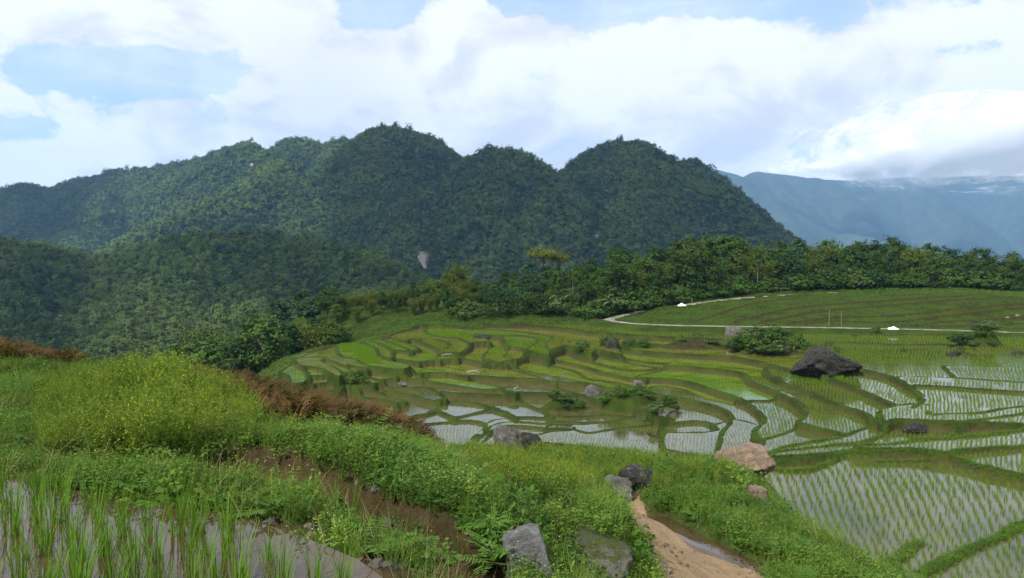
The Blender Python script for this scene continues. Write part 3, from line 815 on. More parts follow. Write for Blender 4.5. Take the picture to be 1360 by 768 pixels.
RID2 = [
 [(-260,300,520),(-60,306,520),(0,318,520),(60,330,545),(120,349,570)],
 [(120,349,570),(190,326,565),(250,311,560),(330,313,550),(400,319,540),(440,327,520),(490,346,490),(550,374,450),(610,405,400)],
 [(250,312,560),(225,380,440),(190,450,340)], [(390,319,540),(355,390,425),(310,450,330)], [(0,318,520),(-10,400,420),(-20,470,330)],
 [(545,372,450),(480,405,370),(420,440,310)], [(-150,305,520),(-180,400,400)],
]
mt2, X2, Y2m, Z2 = mountain('wooded_hill', RID2, -.95, .10, 260, 190, 900, 200, .62, 22, -100, M_HILLS, dz=-5, rough=(6, .02), seed=60, step=9)
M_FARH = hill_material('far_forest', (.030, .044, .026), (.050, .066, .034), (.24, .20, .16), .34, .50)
RID3 = [
 [(860,262,4600),(935,222,4700),(960,229,4700),(985,238,4750),(1005,228,4900),(1040,232,5000),(1080,238,5100),(1130,240,5300),(1200,236,5500),(1300,234,5700),(1450,232,5800),(1600,232,5900)],
 [(985,238,4750),(1030,290,4200),(1080,340,3800)], [(1080,236,5100),(1130,290,4500),(1180,345,4000)], [(1200,236,5500),(1250,280,4800),(1300,345,4200)],
 [(1330,234,5700),(1400,290,4800),(1450,350,4200)], [(935,222,4700),(960,300,4100),(1000,350,3700)],
]
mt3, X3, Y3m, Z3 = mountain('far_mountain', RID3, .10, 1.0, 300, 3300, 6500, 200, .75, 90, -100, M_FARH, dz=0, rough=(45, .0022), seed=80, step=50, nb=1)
# ------------------------------------------------------------------ plants: leaf shapes, materials and scatter
def leaf_mat(name, c1, c2, trans=.3, patch=None, patch_scale=.3, rough=.6):
    """leaf colour varies from plant to plant (and in patches over the ground)"""
    m, t = new_mat(name)
    oi = t.n('ShaderNodeObjectInfo')
    c = t.mix(oi.outputs['Random'], c1, c2)
    if patch:
        n = t.noise(oi.outputs['Location'], patch_scale, 3, .6)
        c = t.mix(t.step(n, .40, .62), c, patch)
    d = t.n('ShaderNodeBsdfPrincipled', ins={'Base Color': c, 'Roughness': .7, 'Specular IOR Level': .06})
    tr = t.n('ShaderNodeBsdfTranslucent', ins={0: t.mix(.5, c, (.12, .16, .01))})
    mx = t.n('ShaderNodeMixShader', ins={0: trans, 1: d.outputs[0], 2: tr.outputs[0]})
    t.n('ShaderNodeOutputMaterial', ins={0: mx.outputs[0]})
    return m
def plain_mat(name, c, c2=None, scale=5, rough=.85, bump=.02):
    m, t = new_mat(name)
    tc = t.n('ShaderNodeTexCoord').outputs['Object']
    n = t.noise(tc, scale, 6, .65)
    col = t.mix(t.step(n, .35, .65), c, c2 or tuple(x * .6 for x in c))
    bp = t.n('ShaderNodeBump', ins={'Strength': .6, 'Distance': bump, 'Height': n})
    b = t.n('ShaderNodeBsdfPrincipled', ins={'Base Color': col, 'Roughness': rough, 'Specular IOR Level': .2, 'Normal': bp.outputs[0]})
    t.n('ShaderNodeOutputMaterial', ins={0: b.outputs[0]}); return m

M_GRASS = leaf_mat('grass_blade', (.075, .155, .020), (.125, .205, .032), .30, (.105, .150, .034), .5)
M_RICE = leaf_mat('rice_blade', (.085, .200, .018), (.130, .255, .028), .35)
M_RICEF = leaf_mat('field_rice_blade', (.110, .225, .014), (.160, .280, .022), .45)
M_HERB = leaf_mat('herb_leaf', (.080, .170, .022), (.135, .230, .036), .32, (.060, .135, .026), .6)
M_MUST = leaf_mat('mustard_leaf', (.130, .225, .030), (.200, .290, .042), .35, (.105, .200, .030), .5)
M_PETAL = leaf_mat('yellow_petal', (.70, .55, .010), (.80, .66, .018), .3)
M_WHITE = leaf_mat('white_petal', (.55, .58, .52), (.65, .66, .6), .3)
M_DEAD = leaf_mat('dead_bracken', (.072, .040, .017), (.120, .066, .027), .2, (.055, .045, .016), 1.1)
M_FERN = leaf_mat('fern_leaf', (.065, .150, .022), (.100, .200, .035), .35)
M_STRAW = leaf_mat('dry_stalk', (.22, .19, .09), (.30, .26, .13), .2)

class MB:
    def __init__(self): self.v = []; self.f = []; self.mi = []
    def poly(self, pts, mi=0):
        k = len(self.v); self.v += [tuple(p) for p in pts]; self.f.append(tuple(range(k, k + len(pts)))); self.mi.append(mi)
    def blade(self, base, d, h, w, bend, mi=0, segs=2):
        """a bent tapering blade: base point, heading angle, height, width, outward bend"""
        dx, dy = math.cos(d), math.sin(d); sx, sy = -dy * w / 2, dx * w / 2
        k = len(self.v)
        for i in range(segs + 1):
            tq = i / segs; o = bend * tq * tq; z = h * (tq - .18 * (bend / max(h, .01)) * tq * tq)
            ww = 1 - tq * .85 if i < segs else 0
            if i < segs:
                self.v += [(base[0] + dx * o - sx * ww, base[1] + dy * o - sy * ww, base[2] + z), (base[0] + dx * o + sx * ww, base[1] + dy * o + sy * ww, base[2] + z)]
            else: self.v.append((base[0] + dx * o, base[1] + dy * o, base[2] + z))
        for i in range(segs - 1): self.f.append((k + 2 * i, k + 2 * i + 1, k + 2 * i + 3, k + 2 * i + 2)); self.mi.append(mi)
        self.f.append((k + 2 * segs - 2, k + 2 * segs - 1, k + 2 * segs)); self.mi.append(mi)
    def leaf(self, c, n, L, W, mi=0, up=None):
        """a pointed leaf: centre, direction of its tip, length, width"""
        n = Vector(n).normalized(); s = n.cross(Vector((random.gauss(0, 1), random.gauss(0, 1), random.gauss(0, 1)) if up is None else up))
        if s.length < 1e-4: s = n.orthogonal()
        s.normalize(); c = Vector(c)
        self.poly([c - n * L * .5, c + s * W * .5, c + n * L * .5, c - s * W * .5], mi)
    def tube(self, P, R, n=5, mi=0):
        k = len(self.v)
        for i, (p, r) in enumerate(zip(P, R)):
            a = Vector(P[max(i - 1, 0)]); b = Vector(P[min(i + 1, len(P) - 1)]); d = (b - a)
            d = d.normalized() if d.length > 1e-6 else Vector((0, 0, 1)); x = d.orthogonal().normalized(); y = d.cross(x)
            for q in range(n):
                an = 2 * math.pi * q / n; self.v.append(tuple(Vector(p) + (x * math.cos(an) + y * math.sin(an)) * r))
        for i in range(len(P) - 1):
            for q in range(n):
                a = k + i * n + q; b = k + i * n + (q + 1) % n
                self.f.append((a, b, b + n, a + n)); self.mi.append(mi)
    def build(self, name, mats, parent=None, link=True, smooth=False, loc=None):
        o = mesh_ob(name, self.v, self.f, mats, parent, smooth, link, loc)
        o.data.polygons.foreach_set('material_index', np.array(self.mi, np.int32)); return o

R = random.random; G = random.gauss; U = random.uniform
def p_grass(h, n, spread, mat, w=.006, bend=.5, seg=2):
    m = MB()
    for i in range(n):
        a = U(0, 6.28); r = spread * math.sqrt(R()); hh = h * U(.55, 1.1)
        m.blade((r * math.cos(a), r * math.sin(a), -.01), a + G(0, .7), hh, w * U(.7, 1.3), hh * bend * U(.2, 1.2), 0, seg)
    return m.build('tuft', [mat], link=False)
def p_herb(h, n, spread, mat, L, flower=None, nf=0, fs=.014):
    m = MB()
    for i in range(max(3, n // 9)):
        a = U(0, 6.28); r = spread * math.sqrt(R()); x, y = r * math.cos(a), r * math.sin(a); hh = h * U(.5, 1.1)
        tx, ty = x * 1.3 + G(0, .15) * hh, y * 1.3 + G(0, .15) * hh
        m.blade((x, y, 0), math.atan2(ty - y, tx - x), hh, .006, math.hypot(tx - x, ty - y))
        for k in range(9):
            q = U(.15, 1.0); a2 = U(0, 6.28); px, py, pz = x + (tx - x) * q * q, y + (ty - y) * q * q, hh * q
            l = L * U(.5, 1.2) * (1.15 - .5 * q)
            d = (math.cos(a2), math.sin(a2), U(-.25, .6))
            m.leaf((px + d[0] * l * .55, py + d[1] * l * .55, pz + d[2] * l * .4), d, l, l * .55, 0, (0, 0, 1) if R() < .6 else None)
        if flower:
            for k in range(nf):
                q = U(.55, 1.12); m_ = (x + (tx - x) * q * q + G(0, .05) * h, y + (ty - y) * q * q + G(0, .05) * h, hh * q + .01)
                m.leaf(m_, (G(0, 1), G(0, 1), .2), fs * U(.7, 1.2), fs * U(.7, 1.2), 1, (0, .3, 1))
    return m.build('herb', [mat] + ([flower] if flower else []), link=False)
def p_mustard(h, stems, flowers):
    m = MB()
    for i in range(stems):
        a = U(0, 6.28); r = .10 * math.sqrt(R()); x, y = r * math.cos(a), r * math.sin(a); hh = h * U(.6, 1.05)
        lean = hh * U(.05, .3); a = U(0, 6.28); dx, dy = math.cos(a) * lean, math.sin(a) * lean
        m.tube([(x, y, 0), (x + dx * .3, y + dy * .3, hh * .5), (x + dx, y + dy, hh)], [.004, .003, .0015], 3)
        for k in range(16):
            q = U(.08, .85) ; a2 = U(0, 6.28); l = .085 * U(.5, 1.2) * (1.25 - q)
            d = (math.cos(a2), math.sin(a2), U(-.1, .8)); c = (x + dx * q * q + d[0] * l * .6, y + dy * q * q + d[1] * l * .6, hh * q + d[2] * l * .4)
            m.leaf(c, d, l, l * .38)
        for k in range(6):
            q = U(.5, .97); a2 = U(0, 6.28); bl = hh * U(.12, .26); bx, by, bz = x + dx * q * q, y + dy * q * q, hh * q
            ex, ey, ez = bx + math.cos(a2) * bl * .5, by + math.sin(a2) * bl * .5, bz + bl * .8
            m.tube([(bx, by, bz), (ex, ey, ez)], [.0022, .0012], 3)
            for j in range(5):
                w_ = U(.2, 1); m.leaf((bx + (ex - bx) * w_ + G(0, .008), by + (ey - by) * w_ + G(0, .008), bz + (ez - bz) * w_), (G(0, 1), G(0, 1), .6), .028, .012)
            for j in range(flowers):
                m.leaf((ex + G(0, .018), ey + G(0, .018), ez + U(-.03, .015)), (G(0, 1), G(0, 1), .3), .014, .013, 1, (0, 0, 1))
    return m.build('mustard', [M_MUST, M_PETAL], link=False)
def frond_mesh(m, base, a, L, rise, droop, pin, mi=0, npin=14):
    """a fern frond with paired leaflets"""
    dx, dy = math.cos(a), math.sin(a); P = []
    for i in range(npin + 1):
        q = i / npin; o = L * (q * .85); z = L * (rise * q - droop * q * q); P.append((base[0] + dx * o, base[1] + dy * o, base[2] + z))
    for i in range(2, npin):
        q = i / npin; l = pin * math.sin(math.pi * (.15 + .82 * q)) + .01
        for sgn in (-1, 1):
            d = Vector((-dy * sgn + dx * .35, dx * sgn + dy * .35, -.15 + G(0, .12))).normalized()
            m.leaf(Vector(P[i]) + d * l * .5, d, l, l * .34, mi, (0, 0, 1))
    for a_, b_ in zip(P[:-1:3], P[3::3]): m.leaf(((a_[0] + b_[0]) / 2, (a_[1] + b_[1]) / 2, (a_[2] + b_[2]) / 2), Vector(b_) - Vector(a_), (Vector(b_) - Vector(a_)).length * 1.1, .008, mi)
def p_fern(n, L, mat, pin=.09, link=False, rise=(.5, 1.0)):
    m = MB(); a0 = U(0, 6)
    for i in range(n): frond_mesh(m, (G(0, .03), G(0, .03), 0), a0 + i * 6.28 / n + G(0, .3), L * U(.7, 1.1), U(*rise), U(.35, .75), pin * U(.8, 1.2))
    return m.build('fern', [mat], link=link)

def scatter(name, pts, rot, scl, idx, protos, kind='stuff'):
    pts = np.asarray(pts, np.float32); n = len(pts)
    me = bpy.data.meshes.new(name); me.vertices.add(n); me.vertices.foreach_set('co', pts.ravel())
    a = me.attributes.new('rot', 'FLOAT_VECTOR', 'POINT'); a.data.foreach_set('vector', np.asarray(rot, np.float32).ravel())
    scl = np.asarray(scl, np.float32); scl = scl if scl.ndim == 2 else np.repeat(scl[:, None], 3, 1)
    a = me.attributes.new('scl', 'FLOAT_VECTOR', 'POINT'); a.data.foreach_set('vector', scl.ravel())
    a = me.attributes.new('idx', 'INT', 'POINT'); a.data.foreach_set('value', np.asarray(idx, np.int32))
    ob = bpy.data.objects.new(name, me); COL.objects.link(ob)
    pc = bpy.data.collections.new(name + '_shapes')
    for i, p in enumerate(protos): p.name = '%s_shape_%02d' % (name, i); pc.objects.link(p)
    ng = bpy.data.node_groups.new(name, 'GeometryNodeTree')
    ng.interface.new_socket('Geometry', in_out='INPUT', socket_type='NodeSocketGeometry'); ng.interface.new_socket('Geometry', in_out='OUTPUT', socket_type='NodeSocketGeometry')
    N = ng.nodes; gi = N.new('NodeGroupInput'); go = N.new('NodeGroupOutput'); iop = N.new('GeometryNodeInstanceOnPoints'); ci = N.new('GeometryNodeCollectionInfo')
    ci.inputs[0].default_value = pc; ci.inputs['Separate Children'].default_value = True; ci.inputs['Reset Children'].default_value = True
    def na(nm, ty): q = N.new('GeometryNodeInputNamedAttribute'); q.data_type = ty; q.inputs[0].default_value = nm; return q.outputs[0]
    ln = ng.links.new
    ln(gi.outputs[0], iop.inputs['Points']); ln(ci.outputs[0], iop.inputs['Instance']); iop.inputs['Pick Instance'].default_value = True
    ln(na('idx', 'INT'), iop.inputs['Instance Index']); ln(na('scl', 'FLOAT_VECTOR'), iop.inputs['Scale'])
    e2r = N.new('FunctionNodeEulerToRotation'); ln(na('rot', 'FLOAT_VECTOR'), e2r.inputs[0]); ln(e2r.outputs[0], iop.inputs['Rotation'])
    ln(iop.outputs[0], go.inputs[0])
    md = ob.modifiers.new('scatter', 'NODES'); md.node_group = ng
    tag(ob, kind=kind); return ob

def rand_rot(n, tilt=.15): return np.stack([RNG.normal(0, tilt, n), RNG.normal(0, tilt, n), RNG.uniform(0, 6.28, n)], 1)

# ---- rice in the terraced fields: rows of tufts standing in the water
def bilin(A, x, y):
    fi_ = np.clip(np.log(y / Y0) / math.log(Y1 / Y0) * (NY - 1), 0, NY - 1.001); fj = np.clip((x / y - S0) / (S1 - S0) * (NS - 1), 0, NS - 1.001)
    i = fi_.astype(int); j = fj.astype(int); a = fi_ - i; b_ = fj - j
    return A[i, j] * (1 - a) * (1 - b_) + A[i + 1, j] * a * (1 - b_) + A[i, j + 1] * (1 - a) * b_ + A[i + 1, j + 1] * a * b_
def nearest(A, x, y):
    i = np.clip(np.round(np.log(y / Y0) / math.log(Y1 / Y0) * (NY - 1)).astype(int), 0, NY - 1); j = np.clip(np.round((x / y - S0) / (S1 - S0) * (NS - 1)).astype(int), 0, NS - 1)
    return A[i, j]
rice_pts, rice_scl = [], []
near_rice = []
NEAR_R = LAB[LAB_NEAR]
for r in WREG:
    ci, cj = regions[r][:, 0], regions[r][:, 1]
    xs, ys = GX[ci, cj], GY[ci, cj]
    x0, x1, y0, y1 = xs.min(), xs.max(), ys.min(), ys.max()
    D_ = ys.mean()
    rs = .33 if r == NEAR_R else float(np.clip(.0042 * D_, .22, .30)); al = .15 if r == NEAR_R else rs * .8
    ang = float(RNG.normal(0, .06)) * (r != NEAR_R); cx, cy = (x0 + x1) / 2, (y0 + y1) / 2
    ra = math.hypot(x1 - x0, y1 - y0) / 2 + 1
    A_, B_ = np.meshgrid(np.arange(-ra, ra, rs), np.arange(-ra, ra, al)); A_ = A_.ravel(); B_ = B_.ravel()
    # rows fan a little with the lie of the field
    A_ = A_ + (.12 if r == NEAR_R else .17) * rs * RNG.normal(0, 1, A_.shape) + .35 * vnoise(A_ * .15, B_, .12, 50 + r % 7, 2); B_ = B_ + .35 * al * RNG.normal(0, 1, B_.shape)
    tilt = math.atan2(cx, cy) if r != NEAR_R else math.atan(.46)
    ca, sa = math.cos(-tilt + ang), math.sin(-tilt + ang)
    A_ = A_ * (1 + .7 * B_ / D_); X_ = cx + A_ * ca - B_ * sa; Y_ = cy + A_ * sa + B_ * ca
    ok = (Y_ > Y0 + .2) & (Y_ < Y1 - 1) & (X_ / np.maximum(Y_, 1) > S0 + .002) & (X_ / np.maximum(Y_, 1) < S1 - .002)
    X_, Y_ = X_[ok], Y_[ok]
    ok = (nearest(LAB, X_, Y_) == r) & (bilin(BUND, X_, Y_) < .25) & (RNG.rand(len(X_)) < .92)
    ok &= vnoise(X_, Y_, .3, 61, 4) > -.48
    X_, Y_ = X_[ok], Y_[ok]
    if not len(X_): continue
    if cx / cy < .27 and cy > 62: kk = RNG.rand(len(X_)) < .55; X_, Y_ = X_[kk], Y_[kk]
    green = .5 + .5 * vnoise(np.array([cx]), np.array([cy]), .13, 71, 2)[0]
    P = np.stack([X_, Y_, np.full(len(X_), RLEV[r] + .03)], 1)
    hs = (.80 if r == NEAR_R else (.70 if cx / cy > .27 else .34 + .14 * green)) * (1 + .25 * vnoise(X_, Y_, .3, 73)) * RNG.uniform(.6, 1.35, len(X_))
    if r == NEAR_R:
        o = np.argsort(Y_); k = 210; near_rice = [(P[i], hs[i]) for i in o[:k]]; P, hs = P[o[k:]], hs[o[k:]]
    rice_pts.append(P); rice_scl.append(hs)
rp_, rs_ = np.concatenate(rice_pts), np.concatenate(rice_scl)
print('rice tufts', len(rp_))
# seedbeds: thick bright green patches
for (u0, v0, u1, v1) in ((452, 458, 500, 474), (470, 474, 505, 496), (1050, 492, 1120, 505), (560, 436, 610, 446)):
    n = 1500; uu = RNG.uniform(u0, u1, n); vv = RNG.uniform(v0, v1, n); zz = ZPX(uu, vv); q = np.array([at_z(a, b_, c_) for a, b_, c_ in zip(uu, vv, zz)])
    ok = (bilin(BUND, q[:, 0], q[:, 1]) < .3) & (nearest(LAB, q[:, 0], q[:, 1]) >= 0); q = q[ok]
    q[:, 2] = np.array(RLEV)[nearest(LAB, q[:, 0], q[:, 1])] + .03
    rp_ = np.concatenate([rp_, q]); rs_ = np.concatenate([rs_, RNG.uniform(.7, 1.0, len(q))])
rice_protos = [p_grass(.34, 9, .045, M_RICEF, .014, .35) for _ in range(4)]
scatter('rice_crop', rp_, rand_rot(len(rp_), .08), rs_, RNG.randint(0, 4, len(rp_)), rice_protos)

# ---- grass along the bunds and on the dry ground between the fields
cand_s = RNG.uniform(S0, S1, 900000); cand_y = np.exp(RNG.uniform(math.log(Y0 + .3), math.log(Y1 - 2), 900000))
cx_ = cand_s * cand_y; bb = bilin(BUND, cx_, cand_y); road = bilin(RD, cx_, cand_y); fld = bilin(FIELD.astype(float), cx_, cand_y); dry = bilin(DRY.astype(float), cx_, cand_y)
pr = np.where(fld > .5, np.where(dry > .5, .17, sstep(.3, .9, bb) * np.interp(cand_y, [20, 40, 55, 70, 90], [.5, .45, .16, .08, .05])), np.where(cand_y > 40, .16, .0))
pr = np.where(road < 1.5, 0, pr) * (1 - .8 * (bilin(SOIL, cx_, cand_y) > .55))
ok = RNG.rand(len(pr)) < pr
gx_, gy_ = cx_[ok], cand_y[ok]; gz_ = bilin(Z, gx_, gy_); dr = dry[ok] > .5
print('bund grass', len(gx_))
gp = [p_grass(.20, 16, .16, M_GRASS, .014, .8) for _ in range(3)] + [p_herb(.16, 45, .16, M_HERB, .07) for _ in range(2)]
sc_ = np.where(dr, RNG.uniform(.7, 1.4, len(gx_)), RNG.uniform(.45, 1.1, len(gx_)) * np.interp(gy_, [20, 35, 60, 140], [.95, .75, .40, .36])); sc_ = np.where(fld[ok] > .5, sc_, RNG.uniform(1.0, 2.2, len(gx_)))
scatter('grass', np.stack([gx_, gy_, gz_ - .01], 1), rand_rot(len(gx_), .2), sc_, np.where(dr, RNG.randint(0, 3, len(gx_)), RNG.randint(0, 5, len(gx_))), gp)

# ------------------------------------------------------------------ growth on the near hillside
PX_MUST = [(-200,600),(-100,500),(60,500),(190,495),(300,515),(420,560),(540,585),(600,598),(560,615),(450,596),(330,592),(285,612),(190,628),(60,618)]
PX_MUST2 = [(690,602),(740,596),(860,600),(985,625),(960,650),(880,655),(800,650),(760,672),(700,672),(650,650),(620,625)]
PX_BRACK = [(255,514),(330,524),(420,548),(536,582),(560,590),(600,570),(500,500),(300,480)]
PX_BRACK2 = [(-260,480),(-100,470),(0,488),(70,500),(110,505),(110,470),(-260,440)]
PX_LEAFY = [(380,580),(460,585),(580,600),(620,640),(600,668),(540,650),(470,615)]
def near_z(x, y):
    fi_ = np.clip(np.log(y / 2.0) / math.log(13.0) * (NYn - 1), 0, NYn - 1.001); fj = np.clip((x / y + .98) / 1.78 * (NSn - 1), 0, NSn - 1.001)
    i = fi_.astype(int); j = fj.astype(int); a = fi_ - i; b_ = fj - j
    def s(A): return A[i, j] * (1 - a) * (1 - b_) + A[i + 1, j] * a * (1 - b_) + A[i, j + 1] * (1 - a) * b_ + A[i + 1, j + 1] * a * b_
    return s
def near_candidates(n, ymin=3.0, ymax=21.0, smin=-.85, smax=.72, power=0.0):
    y = np.exp(RNG.uniform(math.log(ymin), math.log(ymax), n)); x = RNG.uniform(smin, smax, n) * y
    s = near_z(x, y); z = s(NZ); u, v = project(x, y, z)
    d = dict(x=x, y=y, z=z, u=u, v=v, paddy=s(NM['paddy']), pool=s(NM['pool']), path=s(NM['path']), ditch=s(NM['ditch']), slope=s(slope), patch=s(NM['patch']))
    d['clear'] = (d['paddy'] < -.03) & (d['pool'] < .0) & (d['path'] > .09) & (d['ditch'] > .33) & (d['patch'] > .33)
    d['must'] = in_poly(u, v, PX_MUST) & (y < 11.8); d['must'] &= 680 + FPX * x / y > 50; d['must2'] = in_poly(u, v, PX_MUST2); d['leafy'] = in_poly(u, v, PX_LEAFY)
    ud = 680 + FPX * x / y; yr = np.interp(ud, [250, 330, 400, 470, 540], [13.0, 12.9, 13.1, 13.6, 14.3])
    d['brack'] = ((ud > 255) & (ud < 545) & (y > np.interp(ud, [255, 300, 350, 400, 450, 500, 545], [12.0, 10.8, 9.3, 8.7, 9.1, 10.3, 12.2])) & (y < yr + 2.2)) | ((ud < 100) & (y > 14.6) & (y < 19))
    lawn = (ud < 45 + 12 * vnoise(x, y, .6, 96)) & (y > 6.4)
    d['strip'] = (d['paddy'] > -.75) & (d['paddy'] < 0)
    return d
def take(d, prob):
    ok = d['clear'] & (RNG.rand(len(prob)) < prob); return np.stack([d['x'], d['y'], d['z']], 1)[ok], ok
d = near_candidates(420000)
# short turf everywhere, thin on the soil faces and on the bare bund beside the paddy
pr = .17 * np.ones(len(d['x'])); pr *= 1 - .75 * sstep(.8, 1.6, d['slope']); pr = np.where(d['brack'], .03, pr); pr *= np.where((d['paddy'] > -.34) & (vnoise(d['x'], d['y'], 1.6, 99) > -.15), .12, 1.0); pr *= np.where(d['strip'] & (d['u'] > 330), .45, 1.0)
pr *= .35 + .65 * sstep(-.35, .2, vnoise(d['x'], d['y'], 1.3, 91)); pr *= sstep(2.0, 9.0, d['y'] + 2.2); pr = np.where(d['brack'], .012, pr)
P, ok = take(d, pr); print('turf', len(P))
protos = [p_grass(.13, 26, .09, M_GRASS, .0055, .8) for _ in range(4)] + [p_herb(.09, 60, .09, M_HERB, .035) for _ in range(3)]
sc = RNG.uniform(.6, 1.35, len(P)) * (.62 + .06 * d['y'][ok])
scatter('turf_grass', P, rand_rot(len(P), .25), sc, RNG.randint(0, 7, len(P)), protos)
# herbs and weeds
d = near_candidates(150000)
pr = .06 + .12 * d['leafy'] + .05 * (d['u'] > 840); pr = pr * (1 - .7 * sstep(.9, 1.8, d['slope'])); pr = np.where(d['brack'], .004, pr); pr = np.where(d['strip'], pr * .35, pr)
pr *= 1.5 * sstep(-.25, .4, vnoise(d['x'], d['y'], 1.1, 93))
P, ok = take(d, pr); print('herbs', len(P))
protos = [p_herb(.24, 150, .13, M_HERB, .042) for _ in range(4)] + [p_herb(.30, 130, .12, M_MUST, .038, M_WHITE, 1, .008) for _ in range(2)] + [p_herb(.22, 120, .15, M_FERN, .055) for _ in range(2)] + [p_grass(.34, 40, .10, M_GRASS, .006, .7, 3) for _ in range(2)] + [p_grass(.42, 30, .09, M_MUST, .006, .6, 3), p_herb(.20, 60, .16, M_HERB, .11), p_fern(8, .34, M_FERN, .08)]
scatter('weeds', P, rand_rot(len(P), .2), RNG.uniform(.5, 1.2, len(P)) * (.75 + .03 * d['y'][ok]) * np.where((d['u'][ok] > 260) & (d['u'][ok] < 800) & (d['y'][ok] > 8.5), .62, 1.0), np.where(vnoise(P[:, 0], P[:, 1], .8, 94) + RNG.normal(0, .25, len(P)) > .05, RNG.randint(8, 13, len(P)), RNG.randint(0, 8, len(P))), protos)
# yellow-flowered mustard
d = near_candidates(90000)
tall = d['must'] & (d['u'] < 340)
pr = np.where(tall, .26, np.where(d['must'], .20, np.where(d['must2'], .20, .004))); pr = np.where((d['y'] < 6.2) | d['brack'], 0, pr); pr *= sstep(-.75, .0, vnoise(d['x'], d['y'], .8, 95)) * (1 - sstep(.9, 1.6, d['slope']))
P, ok = take(d, pr); print('mustard', len(P))
protos = [p_mustard(.8, 6, 1) for _ in range(2)] + [p_mustard(.75, 7, 1) for _ in range(2)] + [p_mustard(.7, 6, 2)] + [p_grass(.55, 30, .10, M_MUST, .006, .5, 3)]
_ud = 680 + FPX * P[:, 0] / P[:, 1]
hs = np.where(tall[ok], (.52 + .50 * np.exp(-((_ud - 200) / 95) ** 2)) - .20 * sstep(9, 13, d['y'][ok]), np.where(d['must2'][ok], .50, .36)) * RNG.uniform(.65, 1.1, len(P)) * (.85 + .25 * vnoise(P[:, 0], P[:, 1], .7, 97))
scatter('mustard_weeds', P, rand_rot(len(P), .13), hs, RNG.choice(6, len(P), p=[.2, .2, .2, .14, .14, .12]), protos)
# dead bracken
d = near_candidates(200000, 9, 19)
P, ok = take(d, np.where(d['brack'], .45 * sstep(-.8, .0, vnoise(d['x'], d['y'], .9, 100)), 0.0)); print('bracken', len(P))
protos = [p_fern(9, .55, M_DEAD, .10) for _ in range(4)]
scatter('dead_bracken', P, rand_rot(len(P), .35), RNG.uniform(.8, 1.35, len(P)) * (.75 + .35 * vnoise(P[:, 0], P[:, 1], .5, 98)), RNG.randint(0, 4, len(P)), protos)
# dry stalks
d = near_candidates(30000, 4, 14); P, ok = take(d, np.where(d['must'] | d['must2'] | d['leafy'], .06, .03))
scatter('dry_stalks', P, rand_rot(len(P), .3), RNG.uniform(.6, 1.3, len(P)), RNG.randint(0, 2, len(P)), [p_grass(.35, 6, .06, M_STRAW, .004, .9, 3) for _ in range(2)])
# ------------------------------------------------------------------ trees
M_BARK = plain_mat('bark', (.10, .085, .065), (.055, .045, .035), 3)
M_PALE = plain_mat('pale_bark', (.26, .25, .21), (.15, .14, .11), 2)
M_CULM = plain_mat('bamboo_culm', (.12, .13, .04), (.09, .08, .03), 2)
LEAFM = {k: leaf_mat(k, a, b, .22, None) for k, a, b in (
    ('dark_leaf', (.022, .052, .014), (.042, .082, .020)), ('mid_leaf', (.040, .088, .016), (.066, .125, .024)), ('bamboo_leaf', (.058, .092, .014), (.092, .120, .020)),
    ('yellow_leaf', (.085, .110, .020), (.12, .140, .030)), ('blue_leaf', (.026, .064, .026), (.045, .092, .040)), ('silver_leaf', (.062, .105, .035), (.09, .135, .05)))}
M_CANOPY = leaf_mat('forest_canopy_leaf', (.012, .032, .010), (.056, .098, .024), .12, (.066, .102, .022), .010)

def crown_mesh(m, centre, rx, rz, clumps, leaves, size, flat=.0, seed=0):
    """clumps of leaves through the crown volume, more near its skin, with gaps between"""
    cs = []
    for i in range(clumps):
        while True:
            p = Vector((G(0, 1), G(0, 1), G(0, 1)))
            if p.length > .01: break
        p.normalize(); rr = U(.45, 1.0) ** .6
        q = Vector((p.x * rx * rr, p.y * rx * rr, p.z * rz * rr))
        if q.z < -rz * .55: q.z *= .5
        cs.append((Vector(centre) + q, U(.16, .34) * rx, p))
    for c, r, p in cs:
        for k in range(leaves):
            o = Vector((G(0, 1), G(0, 1), G(0, .75))) * r * .62
            nrm = (p * (.7 + flat) + Vector((G(0, .6), G(0, .6), .6 + G(0, .5))) * (1 - .45 * flat))
            t_ = nrm.cross(Vector((G(0, 1), G(0, 1), G(0, 1))));
            s = size * U(.55, 1.25)
            m.leaf(c + o, t_, s, s * .62, 0, nrm)
    return cs

def tree_proto(h, rx, rz, clumps, leaves, size, mat, bark, trunk_r=.14, bare=.35):
    root = bpy.data.objects.new('tree', None)
    tr = MB(); lean = (G(0, .04) * h, G(0, .04) * h); ch = h - rz
    P = [(0, 0, -.6), (lean[0] * .2, lean[1] * .2, h * .25), (lean[0] * .6, lean[1] * .6, h * .5), (lean[0], lean[1], ch), (lean[0] * 1.1, lean[1] * 1.1, h * .93)]
    tr.tube(P, [trunk_r * 1.25, trunk_r, trunk_r * .8, trunk_r * .55, .02], 7)
    cr = MB(); cs = crown_mesh(cr, (lean[0], lean[1], ch), rx, rz, clumps, leaves, size)
    for c, r, p in cs[::max(1, len(cs) // 9)]:
        z0 = min(max(c.z - rx * .6, h * bare), ch); b0 = (lean[0] * z0 / h, lean[1] * z0 / h, z0)
        tr.tube([b0, ((b0[0] + c.x) / 2, (b0[1] + c.y) / 2, (b0[2] + c.z) / 2 + .1), tuple(c)], [trunk_r * .45, trunk_r * .3, .02], 5)
    t_ = tr.build('trunk', [bark], root, link=False, smooth=True); c_ = cr.build('crown', [mat], root, link=False)
    return root, [t_, c_], h

